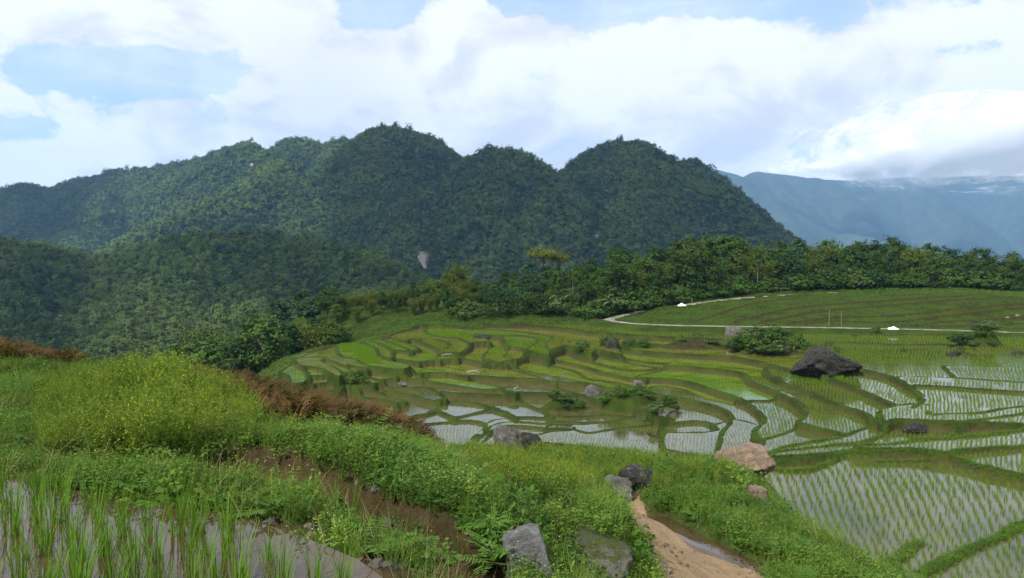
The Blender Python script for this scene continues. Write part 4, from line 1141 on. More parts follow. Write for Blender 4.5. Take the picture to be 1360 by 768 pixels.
def bamboo_proto(h, culms, mat, spread=1.6):
    root = bpy.data.objects.new('bamboo', None); tr = MB(); cr = MB()
    for i in range(culms):
        a = U(0, 6.28); r = .5 * math.sqrt(R()); hh = h * U(.62, 1.0); o = spread * U(.25, 1.15)
        x, y = r * math.cos(a), r * math.sin(a); dx, dy = math.cos(a), math.sin(a)
        P = []
        for k in range(6):
            q = k / 5; P.append((x + dx * o * q ** 2.2, y + dy * o * q ** 2.2, hh * (q - .12 * q ** 4) - (.4 if k == 0 else 0)))
        tr.tube(P, [.05, .045, .04, .03, .018, .006], 4)
        for k in range(60):
            q = U(.15, 1.0) ** .8; f = q * 5; i0 = min(4, int(f)); w_ = f - i0
            b = Vector(P[i0]).lerp(Vector(P[i0 + 1]), w_) + Vector((G(0, .38), G(0, .38), G(0, .25)))
            d = Vector((G(0, 1) + dx * .6, G(0, 1) + dy * .6, -.55 + G(0, .5)))
            cr.leaf(b, d, U(.35, .75), U(.14, .26), 0)
    t_ = tr.build('culms', [M_CULM], root, link=False); c_ = cr.build('foliage', [mat], root, link=False)
    return root, [t_, c_], h

def place(proto, name, loc, height, rz, label, cat, group, wide=1.0):
    root, parts, h = proto
    o = root.copy(); o.name = name; COL.objects.link(o); s = height / h
    o.location = loc; o.rotation_euler = (0, 0, rz); o.scale = (s * wide, s * wide, s)
    for p in parts:
        c = p.copy(); COL.objects.link(c); c.parent = o; c.name = p.name.split('.')[0]
    return tag(o, label, cat, group)

PT = {
 'dark': [tree_proto(9, 2.7, 4.1, 62, 34, .55, LEAFM['dark_leaf'], M_BARK, .14, .15) for _ in range(3)],
 'mid': [tree_proto(9, 2.7, 3.9, 58, 34, .55, LEAFM['mid_leaf'], M_BARK, .14, .15) for _ in range(3)],
 'blue': [tree_proto(8, 2.4, 3.4, 50, 32, .6, LEAFM['blue_leaf'], M_BARK) for _ in range(2)],
 'bamboo': [bamboo_proto(9, 34, LEAFM['bamboo_leaf'], 2.2) for _ in range(3)],
 'tall': [tree_proto(10, 1.7, 2.2, 26, 30, .45, LEAFM['mid_leaf'], M_PALE, .10, .6) for _ in range(2)],
 'flat': [tree_proto(9, 3.0, .9, 34, 34, .45, LEAFM['yellow_leaf'], M_BARK, .12, .6)],
 'shrub': [tree_proto(2.6, 1.5, 1.3, 30, 26, .32, LEAFM['mid_leaf'], M_BARK, .05, .1) for _ in range(2)],
 'darkbush': [tree_proto(2.6, 1.3, 1.4, 28, 26, .30, LEAFM['dark_leaf'], M_BARK, .05, .1)],
 'palebush': [tree_proto(2.6, 1.5, 1.2, 28, 24, .36, LEAFM['silver_leaf'], M_BARK, .05, .1)],
}
KIND = {'dark': ('broadleaf_tree', 'tree'), 'mid': ('broadleaf_tree', 'tree'), 'blue': ('broadleaf_tree', 'tree'), 'bamboo': ('bamboo_clump', 'bamboo'), 'tall': ('slender_tree', 'tree'), 'flat': ('flat_topped_tree', 'tree'), 'shrub': ('shrub', 'shrub'), 'palebush': ('shrub', 'shrub'), 'darkbush': ('shrub', 'shrub')}
LOOK = {'dark': 'dark green broadleaf tree', 'mid': 'mid green broadleaf tree', 'blue': 'bluish green broadleaf tree', 'bamboo': 'olive feathery bamboo clump', 'tall': 'slender pale-trunked tree', 'flat': 'flat yellow-green crowned tree', 'shrub': 'low green leafy shrub', 'palebush': 'pale silvery shrub', 'darkbush': 'dark leafy shrub'}
SITE = [(520, 'at the terraces\' outer corner'), (580, 'by the terraces\' bare earth end'), (640, 'over the topmost rice steps'), (700, 'above the brown bank'), (770, 'around the flat-topped tree'), (835, 'by the banana plant'), (880, 'inside the road bend'), (940, 'over the heaped white sheet'), (1000, 'above the lower climbing lane'), (1060, 'above the upper climbing lane'), (1130, 'where the lane enters the wood'), (1210, 'behind the lone round bush'), (1270, 'behind the dry crop steps'), (1340, 'behind the grassy mound'), (1700, 'past the grassy mound')]
def ground_z(x, y):
    if y < Y1 - 1 and S0 < x / y < S1: return float(bilin(Z, np.array([x]), np.array([y]))[0])
    return float(HB(np.array([x]), np.array([y]))[0])
def plant(kind, u, y, vtop, hmin=3.0, hmax=16, wide=1.0, where=None, rowtxt=''):
    y = y * KB
    x = (u - 680) / FPX * y / 1.0; z = ground_z(x, y)
    ztop = at_y(u, vtop, y)[2]; h = min(max((ztop - z) * (1.12 if kind == 'bamboo' else 1.0), hmin), hmax)
    nm, cat = KIND[kind]; site = ((rowtxt + ' ') if rowtxt else '') + (where or [s for q, s in SITE if u < q][0]); big = 'tall ' if h > 10 else ('short ' if h < (6 if cat != 'shrub' else 1.6) else '')
    return place(random.choice(PT[kind]), nm, (x, y, z - .05), h, U(0, 6.28), big + LOOK[kind] + ' ' + site, cat, big + LOOK[kind] + 's ' + site, wide)
PROF = [(430, 446), (470, 425), (500, 402), (540, 384), (580, 368), (605, 358), (640, 374), (680, 366), (720, 352), (760, 352), (790, 348), (825, 340), (850, 346), (880, 334), (905, 324), (960, 322), (1000, 330), (1040, 323), (1080, 328), (1110, 324), (1150, 323), (1190, 325), (1230, 331), (1260, 339), (1300, 336), (1330, 342), (1360, 342), (1420, 345), (1500, 338), (1640, 342)]
def prof(u): return float(np.interp(u, [p[0] for p in PROF], [p[1] for p in PROF]))
ROWY = lambda u: float(np.interp(u, [430, 520, 600, 800, 900, 1000, 1110, 1400], [108, 108, 108, 106, 112, 120, 124, 122]))
u = 446
while u < 1640:
    y0 = ROWY(u)
    for row in range(3):
        uu = u + U(-7, 7); yy = y0 + 2 + row * 7 + U(-2, 2.5)
        if u < 640: k = random.choices(['bamboo', 'dark', 'mid'], [.8, .1, .1])[0]
        elif u < 720: k = random.choices(['blue', 'mid', 'dark', 'shrub'], [.5, .25, .2, .05])[0]
        elif u < 840: k = random.choices(['tall', 'mid', 'dark', 'blue'], [.35, .3, .25, .1])[0]
        else: k = random.choices(['dark', 'mid', 'bamboo', 'blue', 'tall'], [.34, .26, .17, .18, .05])[0]
        vt = prof(uu) - 3 + (18, 8, 0)[row] + U(-9, 11) + (14 * (1 - row * .5) if 640 < u < 800 else 0)
        plant(k, uu, yy, vt, 3.2, 13, U(.8, 1.15), None, ('on the wood\'s edge', 'inside the wood', 'deep in the wood')[row])
    u += U(8, 12)
plant('flat', 725, 124, 331, where='spreading widest above the wood'); plant('flat', 742, 125, 336, wide=.8, where='narrower, beside the wider flat-crowned tree')
plant('dark', 825, 126, 326, wide=.9); plant('dark', 1148, 138, 320); plant('dark', 958, 138, 318); plant('tall', 1232, 134, 322); plant('dark', 1192, 138, 322)
# undergrowth at the foot of the wood
for i in range(130):
    u = U(610, 1600); y = ROWY(u) - U(0, 2.5); v = 384 - FPX * (y * KB * SP + ground_z((u - 680) / FPX * y * KB, y * KB) * CP) / (y * KB * CP)
    plant(random.choices(['shrub', 'darkbush', 'palebush'], [.6, .36, .04])[0], u, y, v - U(14, 30), 1.0, 3.2, U(1.0, 1.6))
# trees on the slope that falls away left of the terraces
for i in range(46):
    u = U(205, 455); y = U(92, 132); x = (u - 680) / FPX * y
    vt = float(np.interp(u, [200, 260, 330, 400, 455], [455, 438, 420, 416, 430])) + U(0, 50) * (1 - (y - 92) / 60)
    if u > 380 and y < 100: continue
    plant(random.choices(['dark', 'mid', 'blue', 'bamboo'], [.4, .25, .2, .15])[0], u, y, vt, 5, 17, U(1.0, 1.5), 'on the slope below the terraces')

# ---- banana plant with pale drooping leaves by the road bend
def banana(u, y, h):
    x = (u - 680) / FPX * y; z = ground_z(x, y); root = empty('banana_plant', (x, y, z))
    st = MB(); st.tube([(0, 0, -.2), (.05, 0, h * .3), (.08, .02, h * .55)], [.16, .13, .09], 8); st.build('stem', [M_CULM], root, smooth=True)
    for k in range(9):
        lf = MB(); a = k * 6.28 / 9 + U(-.2, .2); L = h * U(.65, .95); rise = U(.55, 1.1); w = .34
        P = [Vector((.08 + math.cos(a) * L * q, .02 + math.sin(a) * L * q, h * .5 + L * (rise * q - 1.0 * q * q))) for q in [i / 7 for i in range(8)]]
        s = Vector((-math.sin(a), math.cos(a), 0))
        for i in range(7):
            w0, w1 = w * math.sin(math.pi * min(1, .08 + i / 7.4)), w * math.sin(math.pi * min(1, .08 + (i + 1) / 7.4))
            for sg in (-1, 1): lf.poly([P[i], P[i + 1], P[i + 1] + s * sg * w1 - Vector((0, 0, .1)), P[i] + s * sg * w0 - Vector((0, 0, .1))])
        lf.build('leaf', [LEAFM['silver_leaf']], root)
    return tag(root, 'banana plant with pale arching leaves under the wood beside the road bend', 'banana plant')
banana(812, 104.5 * KB, 3.2)

# ------------------------------------------------------------------ forest covering the hills (one mass of crowns)
def canopy_proto(rx, rz, n, leaves, size):
    m = MB(); crown_mesh(m, (0, 0, rz * .45), rx, rz, n, leaves, size, 1.0); return m.build('canopy', [M_CANOPY], link=False)
def forest(name, X, Y, Z_, mesh_s, n, size, protos, keep):
    ny, ns = X.shape
    # pick cells in proportion to their area
    ax = np.abs(np.diff(X, axis=1)[:-1, :]) * np.abs(np.diff(Y, axis=0)[:, :-1])
    p = ax.ravel() * keep(X, Y, Z_)[:-1, :-1].ravel(); p /= p.sum()
    c = RNG.choice(len(p), n, p=p); i, j = c // (ns - 1), c % (ns - 1); a, b = RNG.rand(n), RNG.rand(n)
    def s(A): return A[i, j] * (1 - a) * (1 - b) + A[i + 1, j] * a * (1 - b) + A[i, j + 1] * (1 - a) * b + A[i + 1, j + 1] * a * b
    x, y, z = s(X), s(Y), s(Z_)
    sc = size * RNG.gamma(5, 1 / 5., n).clip(.4, 2.4) * (1 + .35 * vnoise(x, y, .02, 111))
    return scatter(name, np.stack([x, y, z - .4], 1), rand_rot(n, .1), np.stack([sc, sc, sc * RNG.uniform(.8, 1.3, n)], 1), RNG.randint(0, len(protos), n), protos)
def front(step):
    def k(X, Y, Z_):
        gy_ = np.gradient(Z_, axis=0)
        e = Z_ / Y; hid = e < np.maximum.accumulate(e, axis=0) - .012
        return np.where(hid, .02, 1.0) * (Z_ > -95)
    return k
CAN = [canopy_proto(3.0, 3.0, 16, 16, 1.0) for _ in range(4)] + [canopy_proto(2.8, 3.7, 16, 16, .95), canopy_proto(4.0, 3.0, 22, 16, 1.1)]
CAN2 = [canopy_proto(3.0, 3.2, 20, 26, .62) for _ in range(4)]
forest('hill_forest', X1, Y1m, Z1, 0, 100000, .92, CAN, front(1))
forest('wood_forest', X2, Y2m, Z2, 0, 44000, .85, CAN2, front(1))
# ------------------------------------------------------------------ rocks, stumps, posts and other single things
def rock_mat(name, base, dark, light, moss=None, k=.5):
    m, t = new_mat(name)
    tc = t.n('ShaderNodeTexCoord').outputs['Object']; gn = t.n('ShaderNodeNewGeometry')
    a = t.noise(tc, 2.2, 8, .7); b_ = t.noise(tc, 9, 8, .7); c_ = t.noise(tc, 30, 5, .7)
    c = t.mix(t.step(a, .35, .62), dark, base); c = t.mix(t.m('MULTIPLY', t.step(b_, .54, .68), k), c, light)
    c = t.mix(t.m('MULTIPLY', t.step(c_, .5, .75), .5), c, tuple(x * .5 for x in dark))
    if moss:
        nz = t.n('ShaderNodeSeparateXYZ', ins={0: gn.outputs['Normal']}).outputs[2]
        c = t.mix(t.step(t.m('ADD', nz, t.m('MULTIPLY', t.m('SUBTRACT', b_, .5), 1.5)), .45, .8), c, moss)
    bp = t.n('ShaderNodeBump', ins={'Strength': 1.0, 'Distance': .05, 'Height': t.m('ADD', b_, t.m('MULTIPLY', c_, .5))})
    b = t.n('ShaderNodeBsdfPrincipled', ins={'Base Color': c, 'Roughness': .85, 'Specular IOR Level': .3, 'Normal': bp.outputs[0]})
    t.n('ShaderNodeOutputMaterial', ins={0: b.outputs[0]}); return m
MR_GREY = rock_mat('grey_limestone', (.13, .125, .11), (.05, .048, .042), (.27, .26, .235))
MR_DARK = rock_mat('black_lichen_rock', (.030, .028, .025), (.012, .012, .011), (.34, .32, .29), None, .42)
MR_TAN = rock_mat('tan_rock', (.27, .19, .13), (.13, .10, .075), (.40, .32, .24))
MR_MOSS = rock_mat('mossy_rock', (.15, .14, .12), (.06, .058, .048), (.28, .27, .25), (.05, .065, .015))
MR_SLAB = rock_mat('wet_slab', (.20, .20, .21), (.10, .10, .105), (.30, .30, .33), None, .5)
MR_CLIFF = rock_mat('pale_cliff', (.24, .22, .20), (.08, .08, .07), (.36, .34, .31))

def rock(u, v, y, w, h, dpt, mat, label, seed, name='boulder', cuts=6, rough=.2, tilt=0, sub=16, z=None, peak=(0, 0), ball=.6, shape=None):
    """a broken boulder standing with its foot at photo pixel (u, v), y metres out"""
    x, yy, zz = at_y(u, v, y); rs = random.Random(seed)
    bm = bmesh.new(); bmesh.ops.create_cube(bm, size=2); bmesh.ops.subdivide_edges(bm, edges=bm.edges[:], cuts=sub, use_grid_fill=True)
    planes = []
    for i in range(cuts):
        n = Vector((rs.gauss(0, 1), rs.gauss(0, 1), rs.gauss(.2, .8))).normalized(); planes.append((n, rs.uniform(.62, .92)))
    co = []
    for q in bm.verts:
        s = q.co.normalized() * 1.12; c = q.co.lerp(s, ball)
        for n, d_ in planes:
            e = c.dot(n) - d_
            if e > 0: c -= n * e * .92
        co.append(c)
    P = np.array([c[:] for c in co])
    n1 = vnoise(P[:, 0] + P[:, 2] * .7, P[:, 1] - P[:, 2] * .6, 1.2, seed, 3); n2 = 1 - 2 * np.abs(vnoise(P[:, 0] - P[:, 2] * .8, P[:, 1] + P[:, 2] * 1.1, 3.1, seed + 1, 5)); n3 = vnoise(P[:, 0] * 1.3 - P[:, 2], P[:, 1] + P[:, 2], 11, seed + 2, 3)
    for q, c, a, b_, e_ in zip(bm.verts, co, n1, n2, n3):
        c = c * (1 + rough * a + rough * .55 * (b_ - .6) + rough * .16 * e_)
        k = max(0, c.z + .62); c.x += peak[0] * k; c.y += peak[1] * k
        zz_ = (c.z + .62) / 1.62
        if shape and zz_ > 0: zz_ *= shape(c.x)
        q.co = Vector((c.x * w / 2, c.y * dpt / 2, zz_ * h))
    me = bpy.data.meshes.new(name); bm.to_mesh(me); bm.free(); me.materials.append(mat)
    me.polygons.foreach_set('use_smooth', np.ones(len(me.polygons), bool))
    o = bpy.data.objects.new(name, me); COL.objects.link(o); o.location = (x, yy, zz if z is None else z); o.rotation_euler = (0, tilt, 0)
    return tag(o, label, 'rock')
def px(n, y): return n * y / FPX
# near hillside
rock(712, 806, 5.5, px(60, 5.5), px(108, 5.5), .5, MR_SLAB, 'smooth grey rock slab standing at the end of the mud wall', 3, 'rock_slab', 4, .13, -.12, ball=.35, peak=(-.1, 0))
rock(784, 754, 6.4, px(104, 6.4), px(52, 6.4), .62, MR_MOSS, 'grey boulder capped with weeds beside the dirt path', 14, cuts=8, rough=.17, ball=.62)
rock(816, 662, 13.3, px(46, 13.3), px(30, 13.3), .7, MR_GREY, 'rounded grey boulder at the upper end of the dirt path', 21)
rock(846, 648, 13.9, px(48, 13.9), px(34, 13.9), .8, MR_DARK, 'darker blackish boulder behind the grey one by the path', 22)
rock(678, 604, 15.2, px(40, 15.2), px(44, 15.2), .6, MR_GREY, 'upright pale grey rock on the rim above the flooded fields', 31)
rock(702, 606, 15.4, px(44, 15.4), px(30, 15.4), .6, MR_DARK, 'low dark mossy rock leaning against the upright pale rock', 32)
rock(984, 622, 16.6, px(66, 16.6), px(40, 16.6), .9, MR_TAN, 'flat-topped tan boulder on the rim beside the large flooded paddy', 41, cuts=4, rough=.13, shape=lambda x: .8)
rock(1010, 628, 16.2, px(32, 16.2), px(26, 16.2), .5, MR_TAN, 'smaller brown rock against the side of the tan boulder', 42)
rock(208, 512, 14.6, px(34, 14.6), px(36, 14.6), .5, MR_DARK, 'dark boulder poking out above the yellow-flowered weeds', 51)
rock(1008, 668, 13.0, px(26, 13), px(22, 13), .4, MR_TAN, 'brown rock in the weedy bank at the water\'s edge', 43)
# fields: distance from the ground they stand on
def field_rock(u, v, wpx, hpx, mat, label, seed, **kw):
    zz = float(ZPX(np.array([u]), np.array([v]))[0])
    for _ in range(6): x, y, _z = at_z(u, v, zz); zz = .5 * zz + .5 * ground_z(x, y + px(wpx, y) * .2)
    return rock(u, v, y + px(wpx, y) * .25, px(wpx, y), px(hpx, y) * (1.25 if wpx > 60 else 1.0), px(wpx, y) * .7, mat, label, seed, z=zz - .14 * px(hpx, y), **kw)
field_rock(1096, 497, 84, 29, MR_DARK, 'big black craggy boulder with pale streaks among the flooded fields', 61, rough=.30, cuts=4, shape=lambda x: float(np.interp(x, [-1, -.6, -.1, .3, 1], [.75, 1.0, 1.05, .72, .5])))
field_rock(788, 527, 20, 18, MR_GREY, 'squat grey rock on the bank in the middle of the terraces', 71)
field_rock(849, 518, 16, 15, MR_GREY, 'small grey rock on the long curved bund', 72)
field_rock(975, 446, 22, 13, MR_GREY, 'grey rock heap beside the road at the top of the mound', 73)
field_rock(1216, 569, 30, 13, MR_DARK, 'dark clod of rock where several bunds meet', 74)
field_rock(1268, 473, 20, 8, MR_DARK, 'small dark rock at the end of a straight bund', 75)
field_rock(1352, 472, 20, 7, MR_DARK, 'flat dark rock on the bund near the overgrown mound', 76)
field_rock(812, 464, 20, 13, MR_DARK, 'dark rock at the corner of the weedy mound', 77)
field_rock(886, 552, 24, 12, MR_MOSS, 'mossy rock on the low green bank in the terraces', 78)
field_rock(535, 510, 14, 5, MR_GREY, 'small flat grey stone in a green terrace', 79)
field_rock(640, 449, 22, 6, MR_DARK, 'dark brush-covered stone at the top of the terraces', 80)
field_rock(1338, 428, 7, 5, MR_TAN, 'small pale stone on the dry crop steps', 81)
field_rock(1352, 424, 6, 6, MR_TAN, 'upright pale stone high on the dry crop steps', 82)
# bushes on the overgrown banks
BANK_TEXT = ['on the scrubby mound beside the big black boulder', 'on the grassy mound next to the lower road', 'on the bare red bank in the terraces', 'on the weedy bank by the corner rock', 'on the green bank below the grey rocks', 'on the narrow bank between two bright terraces', 'on the bank by the mossy rock']
for b, ((bx, by, rw, bh), txt) in enumerate(zip(BANKP, BANK_TEXT)):
    for i in range((22, 15, 8, 7, 13, 10, 7)[b]):
        a = U(0, 6.28); r = math.sqrt(R()) * .8; x, y = bx + math.cos(a) * r * rw, by + math.sin(a) * r * rw * .75
        k = 'palebush' if R() < .15 else ('shrub' if R() < .75 else 'darkbush'); hh = (U(.7, 1.8) if b == 0 else U(.6, 1.3) if b == 1 else U(.35, .9))
        place(random.choice(PT[k]), 'shrub', (x, y, ground_z(x, y) - .08), hh, U(0, 6), LOOK[k] + ' ' + txt, 'shrub', LOOK[k] + 's ' + txt, U(1.0, 1.7))
def field_shrub(u, v, hpx, kind, label, wide=1.2):
    z = float(ZPX(np.array([u]), np.array([v]))[0]); x, y, z = at_z(u, v, z); zz = ground_z(x, y)
    return place(PT[kind][0], 'shrub', (x, y, zz - .05), px(hpx, y), U(0, 6), label, 'shrub', None, wide)
field_shrub(773, 474, 16, 'palebush', 'pale leafless-looking bush at the edge of the upper terraces')
field_shrub(808, 462, 18, 'shrub', 'small ragged bush beside the dark corner rock')
field_shrub(1167, 431, 13, 'shrub', 'round dark bush alone on the dry crop steps', 1.0)
field_shrub(468, 515, 18, 'shrub', 'spreading bush on the lower left terraces', 1.8)
field_shrub(1199, 460, 8, 'shrub', 'tiny bush on the straight bund near the road', 1.0)

# white plastic sheets weighed down at the roadside
M_SHEET = plain_mat('white_plastic', (.75, .76, .80), (.6, .62, .66), 3, .4, .02)
def sheet_heap(u, y, wpx, hpx, label, seed):
    pu = 680 + FPX * ROAD3[:, 0] / ROAD3[:, 1]; kk = np.argmin(np.abs(pu - u) + np.where((ROAD3[:, 1] > 100) == (y > 100), 0, 500)); y = ROAD3[kk, 1] - .8; x = (u - 680) / FPX * y; z = ground_z(x, y) - .02
    w_, h_ = px(wpx, y), px(hpx, y); rs = random.Random(seed); n = 16
    vv, ff = [], []
    for i in range(n + 1):
        for j in range(n + 1):
            a, b = i / n * 2 - 1, j / n * 2 - 1; r = max(abs(a), abs(b)); k = (1 - r ** 2.5)
            vv.append((a * w_ / 2 + rs.gauss(0, .02), b * w_ / 2.6 + rs.gauss(0, .02), h_ * k * (.75 + .25 * math.sin(4 * a + seed) * math.cos(3 * b)) + .04 * rs.random()))
    for i in range(n):
        for j in range(n): q = i * (n + 1) + j; ff.append((q, q + n + 1, q + n + 2, q + 1))
    o = mesh_ob('plastic_sheet', vv, ff, M_SHEET, smooth=True, loc=(x, y, z)); return tag(o, label, 'plastic sheet')
sheet_heap(1187, 83, 13, 4, 'white plastic sheet bundled beside the lower road', 1)
sheet_heap(906, 114, 11, 4, 'white plastic sheet heaped by the climbing lane under the wood', 2)
M_WOOD = plain_mat('weathered_wood', (.20, .16, .11), (.11, .09, .06), 8)
def post(u, v, hpx, label, lean=0, cross=False):
    z = float(ZPX(np.array([u]), np.array([min(v, 440)]))[0]); x, y, z = at_z(u, v, z); zz = ground_z(x, y); h = px(hpx, y); m = MB()
    m.tube([(0, 0, -.3), (lean * .5, 0, h * .5), (lean, 0, h)], [.07, .06, .05], 6)
    if cross: m.tube([(lean * .8 - .5, 0, h * .8), (lean * .8 + .5, 0, h * .83)], [.03, .03], 5)
    o = m.build('wooden_post', [M_WOOD], loc=(x, y, zz)); return tag(o, label, 'post')
post(1101, 433, 22, 'thin wooden post standing in the dry crop by the lower road', .05)
post(1118, 432, 20, 'thin leaning wooden post a stride from its twin in the dry crop', -.1)
post(919, 407, 9, 'short pale post beside the white sheet under the wood', .03)
def log(u, v, wpx, label, seed):
    z = float(ZPX(np.array([u]), np.array([v]))[0]); x, y, z = at_z(u, v, z); zz = ground_z(x, y); L_ = px(wpx, y); m = MB()
    m.tube([(-L_ / 2, 0, .02), (0, .1, .12), (L_ / 2, .05, .06)], [.06, .08, .04], 6); m.tube([(L_ * .2, .05, .1), (L_ * .35, .1, .35)], [.04, .015], 5)
    o = m.build('fallen_branch', [M_PALE], loc=(x, y, zz)); o.rotation_euler = (0, 0, seed); return tag(o, label, 'branch')
log(594, 477, 16, 'pale dead branch lying on a bund of the upper terraces', .3); log(628, 495, 18, 'dark fallen branch at the end of a terrace bund', -.2)
log(686, 516, 10, 'short pale branch on the bank above the bright water', .8)
# reddish stump
def stump(u, v, y, w_, h_):
    x, yy, zz = at_y(u, v, y); m = MB(); P, Rr = [], []
    for i in range(6): q = i / 5; P.append((.02 * math.sin(5 * q), .01 * q, h_ * q - .05)); Rr.append(w_ / 2 * (1.25 - .4 * q + .1 * math.sin(9 * q)))
    m.tube(P, Rr, 10); k = len(m.v) - 10; m.f.append(tuple(range(k, k + 10))); m.mi.append(0)
    for j in range(4): m.leaf((G(0, .03), G(0, .03), h_ + .0), (G(0, .3), G(0, .3), 1), .1, .03)
    o = m.build('tree_stump', [plain_mat('red_rotten_wood', (.13, .035, .022), (.06, .022, .016), 9)], loc=(x, yy, zz)); return tag(o, 'rotten reddish brown stump among the weeds above the mud wall', 'stump')
stump(553, 652, 7.2, .10, .17)
# ferns and leafy plants that stand out
def fern_thing(u, v, y, n, L_, label, mat=None):
    x = (u - 680) / FPX * y; z = float(near_z(np.array([x]), np.array([y]))(NZ)[0]); o = p_fern(n, L_, mat or M_FERN, .13, link=True, rise=(.7, 1.3)); o.name = 'fern'; o.location = (x, y, z); return tag(o, label, 'fern', 'ferns above the mud wall')
for (u, y, n, L_) in ((430, 7.6, 9, .42), (462, 7.9, 8, .45), (492, 7.8, 9, .40), (525, 7.5, 8, .38), (478, 8.4, 9, .45)):
    fern_thing(u, 0, y, n, L_, 'bright green fern growing along the top of the mud wall')
def leafy(u, y, h, label, mat, L_):
    x = (u - 680) / FPX * y; z = float(near_z(np.array([x]), np.array([y]))(NZ)[0]); o = p_herb(h, 160, .20, mat, L_); COL.objects.link(o); o.name = 'leafy_plant'; o.location = (x, y, z); return tag(o, label, 'plant')
leafy(672, 6.5, .26, 'bright leafy bush hanging over the top of the smooth mud wall', M_FERN, .09)
leafy(548, 6.9, .22, 'broad-leaved plant below the reddish stump', M_HERB, .10)
leafy(1030, 10.9, .45, 'dense dark green herb clump on the bank beside the large paddy', M_HERB, .10)
leafy(985, 13.2, .6, 'tall leafy weed on the bank by the tan boulder', M_MUST, .12)
# growth that caps the boulder by the path
CAP = [(752, 702, 6.55, .22, 'trailing weeds on the left crown of the path boulder', M_HERB), (778, 698, 6.6, .26, 'thick weeds on top of the path boulder', M_MUST), (806, 704, 6.65, .22, 'weeds on the path side of the boulder', M_HERB), (735, 712, 6.3, .22, 'weeds between the slab and the boulder', M_GRASS), (838, 740, 6.9, .24, 'weeds at the path edge below the boulder', M_FERN),
       (765, 688, 6.9, .3, 'tall herb behind the crown of the path boulder', M_HERB), (800, 690, 6.95, .3, 'bushy herb behind the path side of the boulder', M_FERN), (760, 790, 6.0, .3, 'dark herb growing in front of the path boulder', M_HERB), (800, 788, 6.1, .3, 'leafy herb at the foot of the path boulder', M_HERB), (850, 775, 6.6, .3, 'yellow-green herb at the corner of the path', M_MUST)]
for (u, v, y, h, lb, mt) in CAP:
    x, y, z = at_y(u, v, y); o = p_herb(h, 200, .20, mt, .045); COL.objects.link(o); o.name = 'leafy_plant'; o.location = (x, y, z - .04); tag(o, lb, 'plant')

# rice standing in the near water, each clump by itself
RP_ = [p_grass(.46, 26, .05, M_RICE, .010, .35, 3) for _ in range(5)]
def rice_clump(loc, s, label, group, k):
    o = RP_[k % 5].copy(); COL.objects.link(o); o.name = 'rice_clump'; o.location = loc; o.scale = (s, s, s * U(.85, 1.15)); o.rotation_euler = (0, 0, U(0, 6.28)); return tag(o, label, 'rice', group)
rows_u = [-40, 10, 45, 85, 125, 165, 195, 235, 262, 300, 350, 398, 440, 478]
k = 0
for i, ub in enumerate(rows_u):
    for j in range(8):
        y = 3.7 + j * .31 + U(-.06, .06); u = ub + (j - 4) * -3 + U(-7, 7) + (y - 4.5) * (-6); x = (u - 680) / FPX * y
        if not in_poly(np.array(x), np.array(y), PADDY) or float(poly_dist(np.array([x]), np.array([y]), PADDY)[0]) < .1: continue
        rice_clump((x, y, -1.66), U(.6, 1.0), 'bright green rice clump in the muddy paddy beside the weedy bund', 'rice clumps in the near paddy', k); k += 1
for i in range(26):
    u = U(255, 475); v = 618 + (u - 255) * .25 + U(0, 26); x, y, z = at_z(u, v, -1.82)
    if in_poly(np.array(x), np.array(y), POOL): rice_clump((x, y, -1.86), U(.4, .75), 'thin rice clump in the narrow strip below the mud wall', 'rice clumps below the mud wall', k); k += 1
for P, s in near_rice: rice_clump(P, s * .85, 'young rice clump in the rows of the large flooded paddy', 'rice clumps of the large paddy', k); k += 1

# bare limestone faces showing through the forest
def outcrop(u, v, y, wpx, hpx, label, seed):
    """a broken rock face set into the slope, foot at pixel (u, v)"""
    w_, h_ = px(wpx, y), px(hpx, y); n, m_ = 26, 26; x0, y0_, z0 = at_y(u, v, y)
    a, b = np.meshgrid(np.linspace(-1, 1, n), np.linspace(0, 1, m_)); X_ = a * w_ / 2; Z_ = b * h_
    ed = .35 - np.hypot(a, (b * 2 - 1) * .9) * .8 + .85 * vnoise(a * 2.4, b * 1.6, 1.3, seed, 3)
    D_ = -h_ * (.10 * vnoise(a * 4, b * 1.5, 1.6, seed + 1, 4) + .12) + b * h_ * .45 + np.maximum(0, -ed) * h_ * .8
    V_ = np.stack([X_, D_, Z_], -1).reshape(-1, 3); keep = (ed[:-1, :-1] > -.35)
    F_ = grid_faces(m_, n, keep)
    if len(F_) < 4: F_ = grid_faces(m_, n)
    V_, F_, _u = compact(V_, F_); o = mesh_ob('cliff_face', V_, F_, MR_CLIFF, loc=(x0, y0_, z0)); return tag(o, label, 'cliff')
def on_slope(X, Y, Z_, u, v):
    """where the sight line through a pixel meets the hill"""
    U_, V_ = project(X, Y, Z_); d_ = np.abs(U_ - u) * .6 + np.abs(V_ - v); d_ = np.where(d_ < 4, Y, 1e6); i = np.unravel_index(d_.argmin(), d_.shape); return Y[i] if d_[i] < 1e5 else Y.mean()
for q, (u, v, wp, hp, lb) in enumerate(((560, 358, 18, 24, 'pale vertical limestone cliff low on the forested hill'), (700, 304, 9, 10, 'small pale rock scar on the central forested cone'), (792, 318, 10, 8, 'pale rock patch low between two forested cones'), (334, 224, 9, 8, 'grey rock outcrop near the top of the left ridge'), (700, 345, 6, 12, 'thin pale rock face just above the wood'))):
    outcrop(u, v, on_slope(X1, Y1m, Z1, u, v - 2) - 4, wp, hp, lb, 90 + q)
outcrop(8, 392, on_slope(X2, Y2m, Z2, 8, 390) - 4, 9, 14, 'pale rock face on the near wooded hill', 99)

